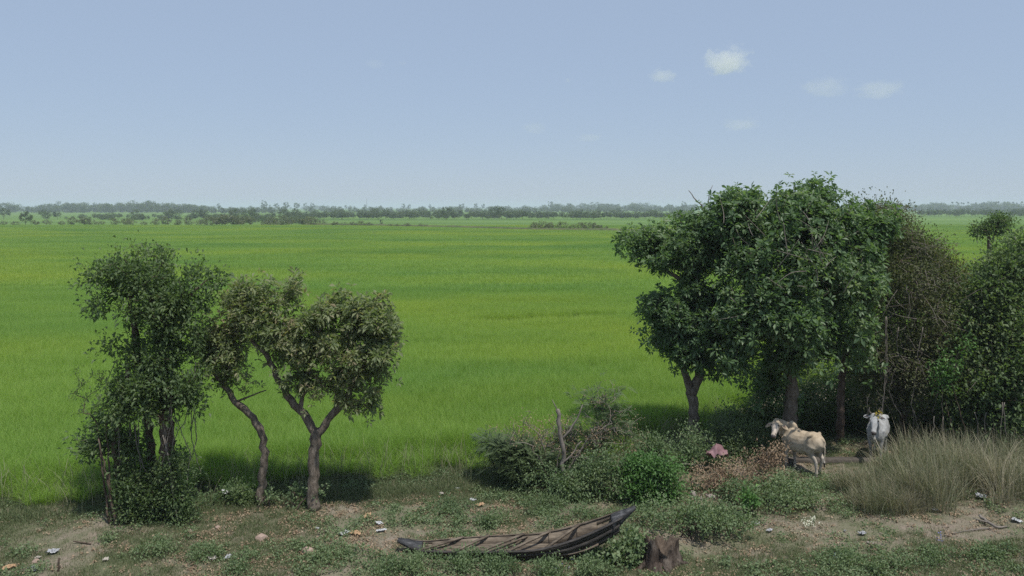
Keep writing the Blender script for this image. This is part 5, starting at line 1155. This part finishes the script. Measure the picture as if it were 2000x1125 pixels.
# ledge of concrete and red earth under the trees
M['concrete_old'] = solid_mat('concrete_old', [(.06, .052, .045), (.11, .098, .085)], 5, .95, .1, .6, 20); M['red_earth'] = solid_mat('red_earth', [(.085, .05, .04), (.15, .09, .07)], 4, .95, .1, .8, 15)
b = Buf(); x0 = P(1405, 892, 22.9)[0]; x1 = P(1680, 892, 22.9)[0]; m = 24; xx = np.linspace(x0, x1, m); pr = [(-.12, -.1), (-.12, .15), (-.10, .17), (.10, .17), (.12, .15), (.12, -.1)]
v = np.array([[(x, 21.7 + oy + rng.normal(0, .006), oz + rng.normal(0, .008)) for oy, oz in pr] for x in xx]); i_, j_ = np.meshgrid(np.arange(m - 1), np.arange(6), indexing='ij'); j2 = (j_ + 1) % 6
b.add(v.reshape(-1, 3), None, np.concatenate([np.stack([i_ * 6 + j_, i_ * 6 + j2, (i_ + 1) * 6 + j2, (i_ + 1) * 6 + j_], -1).reshape(-1, 4)[:, ::-1], [[0, 1, 2, 3], [0, 3, 4, 5]], [[m * 6 - 6 + k for k in (3, 2, 1, 0)], [m * 6 - 6 + k for k in (5, 4, 3, 0)]]]))
o = link('concrete_kerb', b.mesh('concrete_kerb', [M['concrete_old']])); tag(o, 'low weathered concrete kerb under the trees behind the cows', 'kerb')
def scrap(px, py, w, h, mat, lab, nm, cat, k, group=None):
    p = GG(px, py); sheet(nm, lab, cat, (p[0], p[1], p[2] + .035), (w, h), M[mat], 400 + k, .55, k * 1.3, group)
for k, (px, py, w, h, mat, lab, nm, cat) in enumerate([
    (102, 1081, .22, .16, 'plastic_clear', 'torn whitish plastic bag on the shaded grass by the small post', 'plastic_bag', 'bag'),
    (75, 1088, .10, .10, 'paper', 'small white paper scrap beside the torn bag', 'paper_scrap', 'paper'),
    (66, 1112, .30, .15, 'plastic_clear', 'flattened grey plastic bag near the small post', 'plastic_bag', 'bag'),
    (18, 1110, .26, .16, 'card', 'brown cardboard piece beside bluish scrap', 'cardboard_scrap', 'cardboard'),
    (206, 1099, .14, .12, 'paper', 'crumpled paper in the grass by the low weed', 'paper_scrap', 'paper'),
    (415, 1098, .16, .12, 'paper', 'crumpled pale paper at the foot of the green weed', 'paper_scrap', 'paper'),
    (445, 1094, .22, .12, 'plastic_clear', 'thin grey plastic strip in the weeds', 'plastic_bag', 'bag'),
    (620, 1033, .10, .08, 'plastic_white', 'small white plastic piece below the forked tree', 'plastic_scrap', 'plastic'),
    (672, 1046, .28, .14, 'plastic_white', 'long crumpled white plastic in the littered patch', 'plastic_bag', 'bag'),
    (740, 1026, .18, .13, 'plastic_white', 'white plastic lump among the orange scraps', 'plastic_bag', 'bag'),
    (745, 1038, .22, .09, 'plastic_white', 'flat white plastic strip below the plastic lump', 'plastic_scrap', 'plastic'),
    (718, 1012, .30, .16, 'card', 'orange-brown crumpled sheet in the littered patch', 'cardboard_scrap', 'cardboard'),
    (695, 1045, .24, .20, 'card', 'tan crumpled sheet in the littered patch', 'cardboard_scrap', 'cardboard'),
    (800, 1018, .24, .12, 'card', 'brown curled husk near the white plastic lump', 'cardboard_scrap', 'cardboard'),
    (923, 979, .18, .12, 'plastic_white', 'white plastic bag on top of a tan scrap', 'plastic_bag', 'bag'),
    (938, 990, .22, .14, 'card', 'tan scrap below the white bag behind the boat', 'cardboard_scrap', 'cardboard'),
    (862, 966, .14, .10, 'paper', 'pale paper scrap on the grass strip by the rice', 'paper_scrap', 'paper'),
    (893, 955, .12, .09, 'plastic_white', 'small white scrap close to the rice edge', 'plastic_scrap', 'plastic'),
    (1070, 963, .16, .06, 'plastic_white', 'white flattened bottle below the dark bush', 'plastic_scrap', 'plastic'),
    (1475, 1024, .20, .12, 'plastic_clear', 'greyish plastic bag on the bare path', 'plastic_bag', 'bag'),
    (1502, 1040, .20, .10, 'plastic_clear', 'bluish plastic film on the bare path', 'plastic_bag', 'bag'),
    (1447, 1042, .16, .05, 'paper', 'thin white strip of paper on the bare path', 'paper_scrap', 'paper'),
    (1684, 1045, .17, .15, 'plastic_clear', 'upright crumpled clear bag on the bare path', 'plastic_bag', 'bag'),
    (1650, 1038, .05, .05, 'plastic_white', 'tiny white cap on the bare path', 'plastic_scrap', 'plastic'),
    (1826, 1019, .12, .10, 'plastic_white', 'small white wrapper under the dry grass', 'plastic_scrap', 'plastic'),
    (1916, 1006, .28, .24, 'plastic_clear', 'large crumpled clear plastic bag at the dry grass edge', 'plastic_bag', 'bag'),
    (1578, 968, .12, .14, 'paper', 'pale paper standing up in the weeds below the cow', 'paper_scrap', 'paper'),
    (1550, 998, .14, .07, 'card', 'tan scrap beside the dark hollow in the weeds', 'cardboard_scrap', 'cardboard'),
    (1985, 1056, .24, .12, 'plastic_white', 'white shreds beside the fallen branch', 'plastic_scrap', 'plastic')]):
    scrap(px, py, w * .85, h * .85, mat, lab, nm, cat, k)
p = P(452, 961, 18.95); sheet('plastic_bag', 'white plastic bag caught on the low dark shrub at the rice edge', 'bag', tuple(p), (.36, .22), M['plastic_white'], 88, .5, .3)
M['stone'] = solid_mat('stone', [(.20, .175, .155), (.32, .29, .26)], 6, .95, .1, .6, 20); M['stone_pink'] = solid_mat('stone_pink', [(.26, .19, .155), (.40, .31, .26)], 6, .95, .1, .6, 20)
def stone(px, py, w, h, lab, mat, k):
    p = GG(px, py); bm = bmesh.new(); bmesh.ops.create_icosphere(bm, subdivisions=3, radius=1); rs = np.random.default_rng(500 + k); pl = norm(rs.normal(size=(9, 3))); dd = rs.uniform(.62, .9, 9)
    for v in bm.verts:
        q = np.array(v.co)
        for a_, d_ in zip(pl, dd):
            e = q @ a_ - d_
            if e > 0: q = q - a_ * e
        v.co = Vector(q * np.array([w / 2, w * .4, h / 2]) * 1.25)
    me = bpy.data.meshes.new('stone'); bm.to_mesh(me); bm.free(); me.materials.append(M[mat]); o = link('stone', me, None, (p[0], p[1], p[2] + h * .28)); o.rotation_euler = (0, 0, k); tag(o, lab, 'stone')
for k, (px, py, w, h, lab, mat) in enumerate([(601, 1083, .20, .15, 'pinkish rounded stone among the weeds', 'stone_pink'), (510, 1052, .30, .12, 'flat tan stone with dry straw below the crooked tree', 'stone_pink'), (1353, 972, .17, .16, 'pale boulder at the foot of the brush heap', 'stone'), (1388, 974, .22, .10, 'flat pale stone beside the boulder', 'stone'), (1370, 978, .10, .08, 'small pale stone beside the boulder', 'stone'), (70, 1096, .14, .10, 'brownish stone by the torn plastic bag', 'stone_pink'), (372, 1042, .10, .07, 'orange-brown stone in the shaded grass', 'stone_pink'), (425, 1033, .09, .07, 'small tan stone in the shaded grass', 'stone_pink'), (660, 966, .08, .06, 'small reddish stone beside the forked trunk', 'stone_pink'), (1700, 1068, .12, .05, 'flat brown stone on the bare path', 'stone')]):
    stone(px, py, w, h, lab, mat, k)
def stick(name, lab, cat, pts_, rads, mat='twig_grey', forks=()):
    b = Buf(); p, r = resample(pts_, rads, .06); tube(b, p + np.random.default_rng(3).normal(0, .006, p.shape), r, 7)
    o = link(name, b.mesh(name, [M[mat]], True)); tag(o, lab, cat)
    for f_ in forks:
        b = Buf(); p, r = resample(f_[0], f_[1], .06); tube(b, p, r, 6); link('side_branch', b.mesh('side_branch', [M[mat]], True), o)
up_ = lambda q, z: q + np.array([0, 0, z])
stick('fallen_branch', 'bleached forked branch lying on the near bank', 'branch', [up_(GG(1912, 1040), .12), up_(GG(1930, 1052), .08), up_(GG(1948, 1064), .03), up_(GG(1968, 1064), .03)], [.03, .032, .026, .015], 'twig_grey', [([up_(GG(1930, 1052), .08), up_(GG(1915, 1052), .12), up_(GG(1900, 1048), .16)], [.02, .014, .008]), ([up_(GG(1940, 1062), .03), up_(GG(1890, 1062), .03), up_(GG(1840, 1066), .02)], [.014, .012, .006])])
stick('fallen_branch', 'dark thin stick lying in the shaded grass', 'branch', [up_(GG(143, 1060), .05), up_(GG(160, 1064), .03), up_(GG(178, 1067), .02)], [.012, .018, .012], 'bark_dark')
stick('small_post', 'short dark wooden post standing in the grass', 'post', [up_(GG(114, 1117), -.1), up_(GG(114, 1117), .10), up_(GG(115, 1117), .26)], [.022, .02, .019], 'bark_dark')
stick('cut_stem', 'thin pale cut stem leaning out of the brush heap', 'stem', [up_(GG(1330, 925), .30), up_(GG(1375, 925), .20), up_(GG(1420, 935), .12)], [.012, .012, .008])
# flowers
M['petal_white'] = leaf_mat('petal_white', [(.62, .62, .52), (.72, .72, .62)], .3); M['petal_blue'] = leaf_mat('petal_blue', [(.16, .17, .55), (.25, .25, .65)], .3)
def flowers(lab, pts_, mat, L, seed):
    rng = np.random.default_rng(seed); b = Buf(); bs = Buf(); c = np.array([up_(GG(x, y), rng.uniform(.10, .2)) for x, y in pts_]); o0 = c.mean(0).copy(); o0[2] = gz(o0[0], o0[1])
    add_rosettes(b, c, rng.normal(0, .3, c.shape) + np.array([0, -.4, 1.]), rng, 5, L, L * .7, .3, np.full(len(c), .5))
    for q in c: tube(bs, np.array([q * np.array([1, 1, 0]) + np.array([0, 0, float(gz(q[0], q[1])) - .02]), q]), [.004, .003], 4)
    o = thing('wild_flowers', lab, 'flowers', o0); link('blossom', b.mesh('blossom', [M[mat]], False, o0), o, kind='stuff'); link('stalk', bs.mesh('stalk', [M['leaf_weed']], False, o0), o, kind='stuff')
rng = np.random.default_rng(19)
flowers('cluster of small white flowers in the weeds above the bare path', [(1585 + rng.normal(0, 9), 1027 + rng.normal(0, 4)) for _ in range(22)], 'petal_white', .035, 1)
flowers('few tiny blue flowers in the weeds in front of the boat', [(1120, 1098), (1112, 1118), (1086, 1122), (1095, 1108)], 'petal_blue', .03, 2)
flowers('few tiny blue flowers on the mat of weeds near the fallen branch', [(1832, 1078), (1839, 1083), (1836, 1076), (1632, 1106)], 'petal_blue', .03, 3)
flowers('scattered white flower heads in the weeds under the tan cow', [(1540 + rng.normal(0, 22), 928 + rng.normal(0, 6)) for _ in range(12)], 'petal_white', .02, 4)
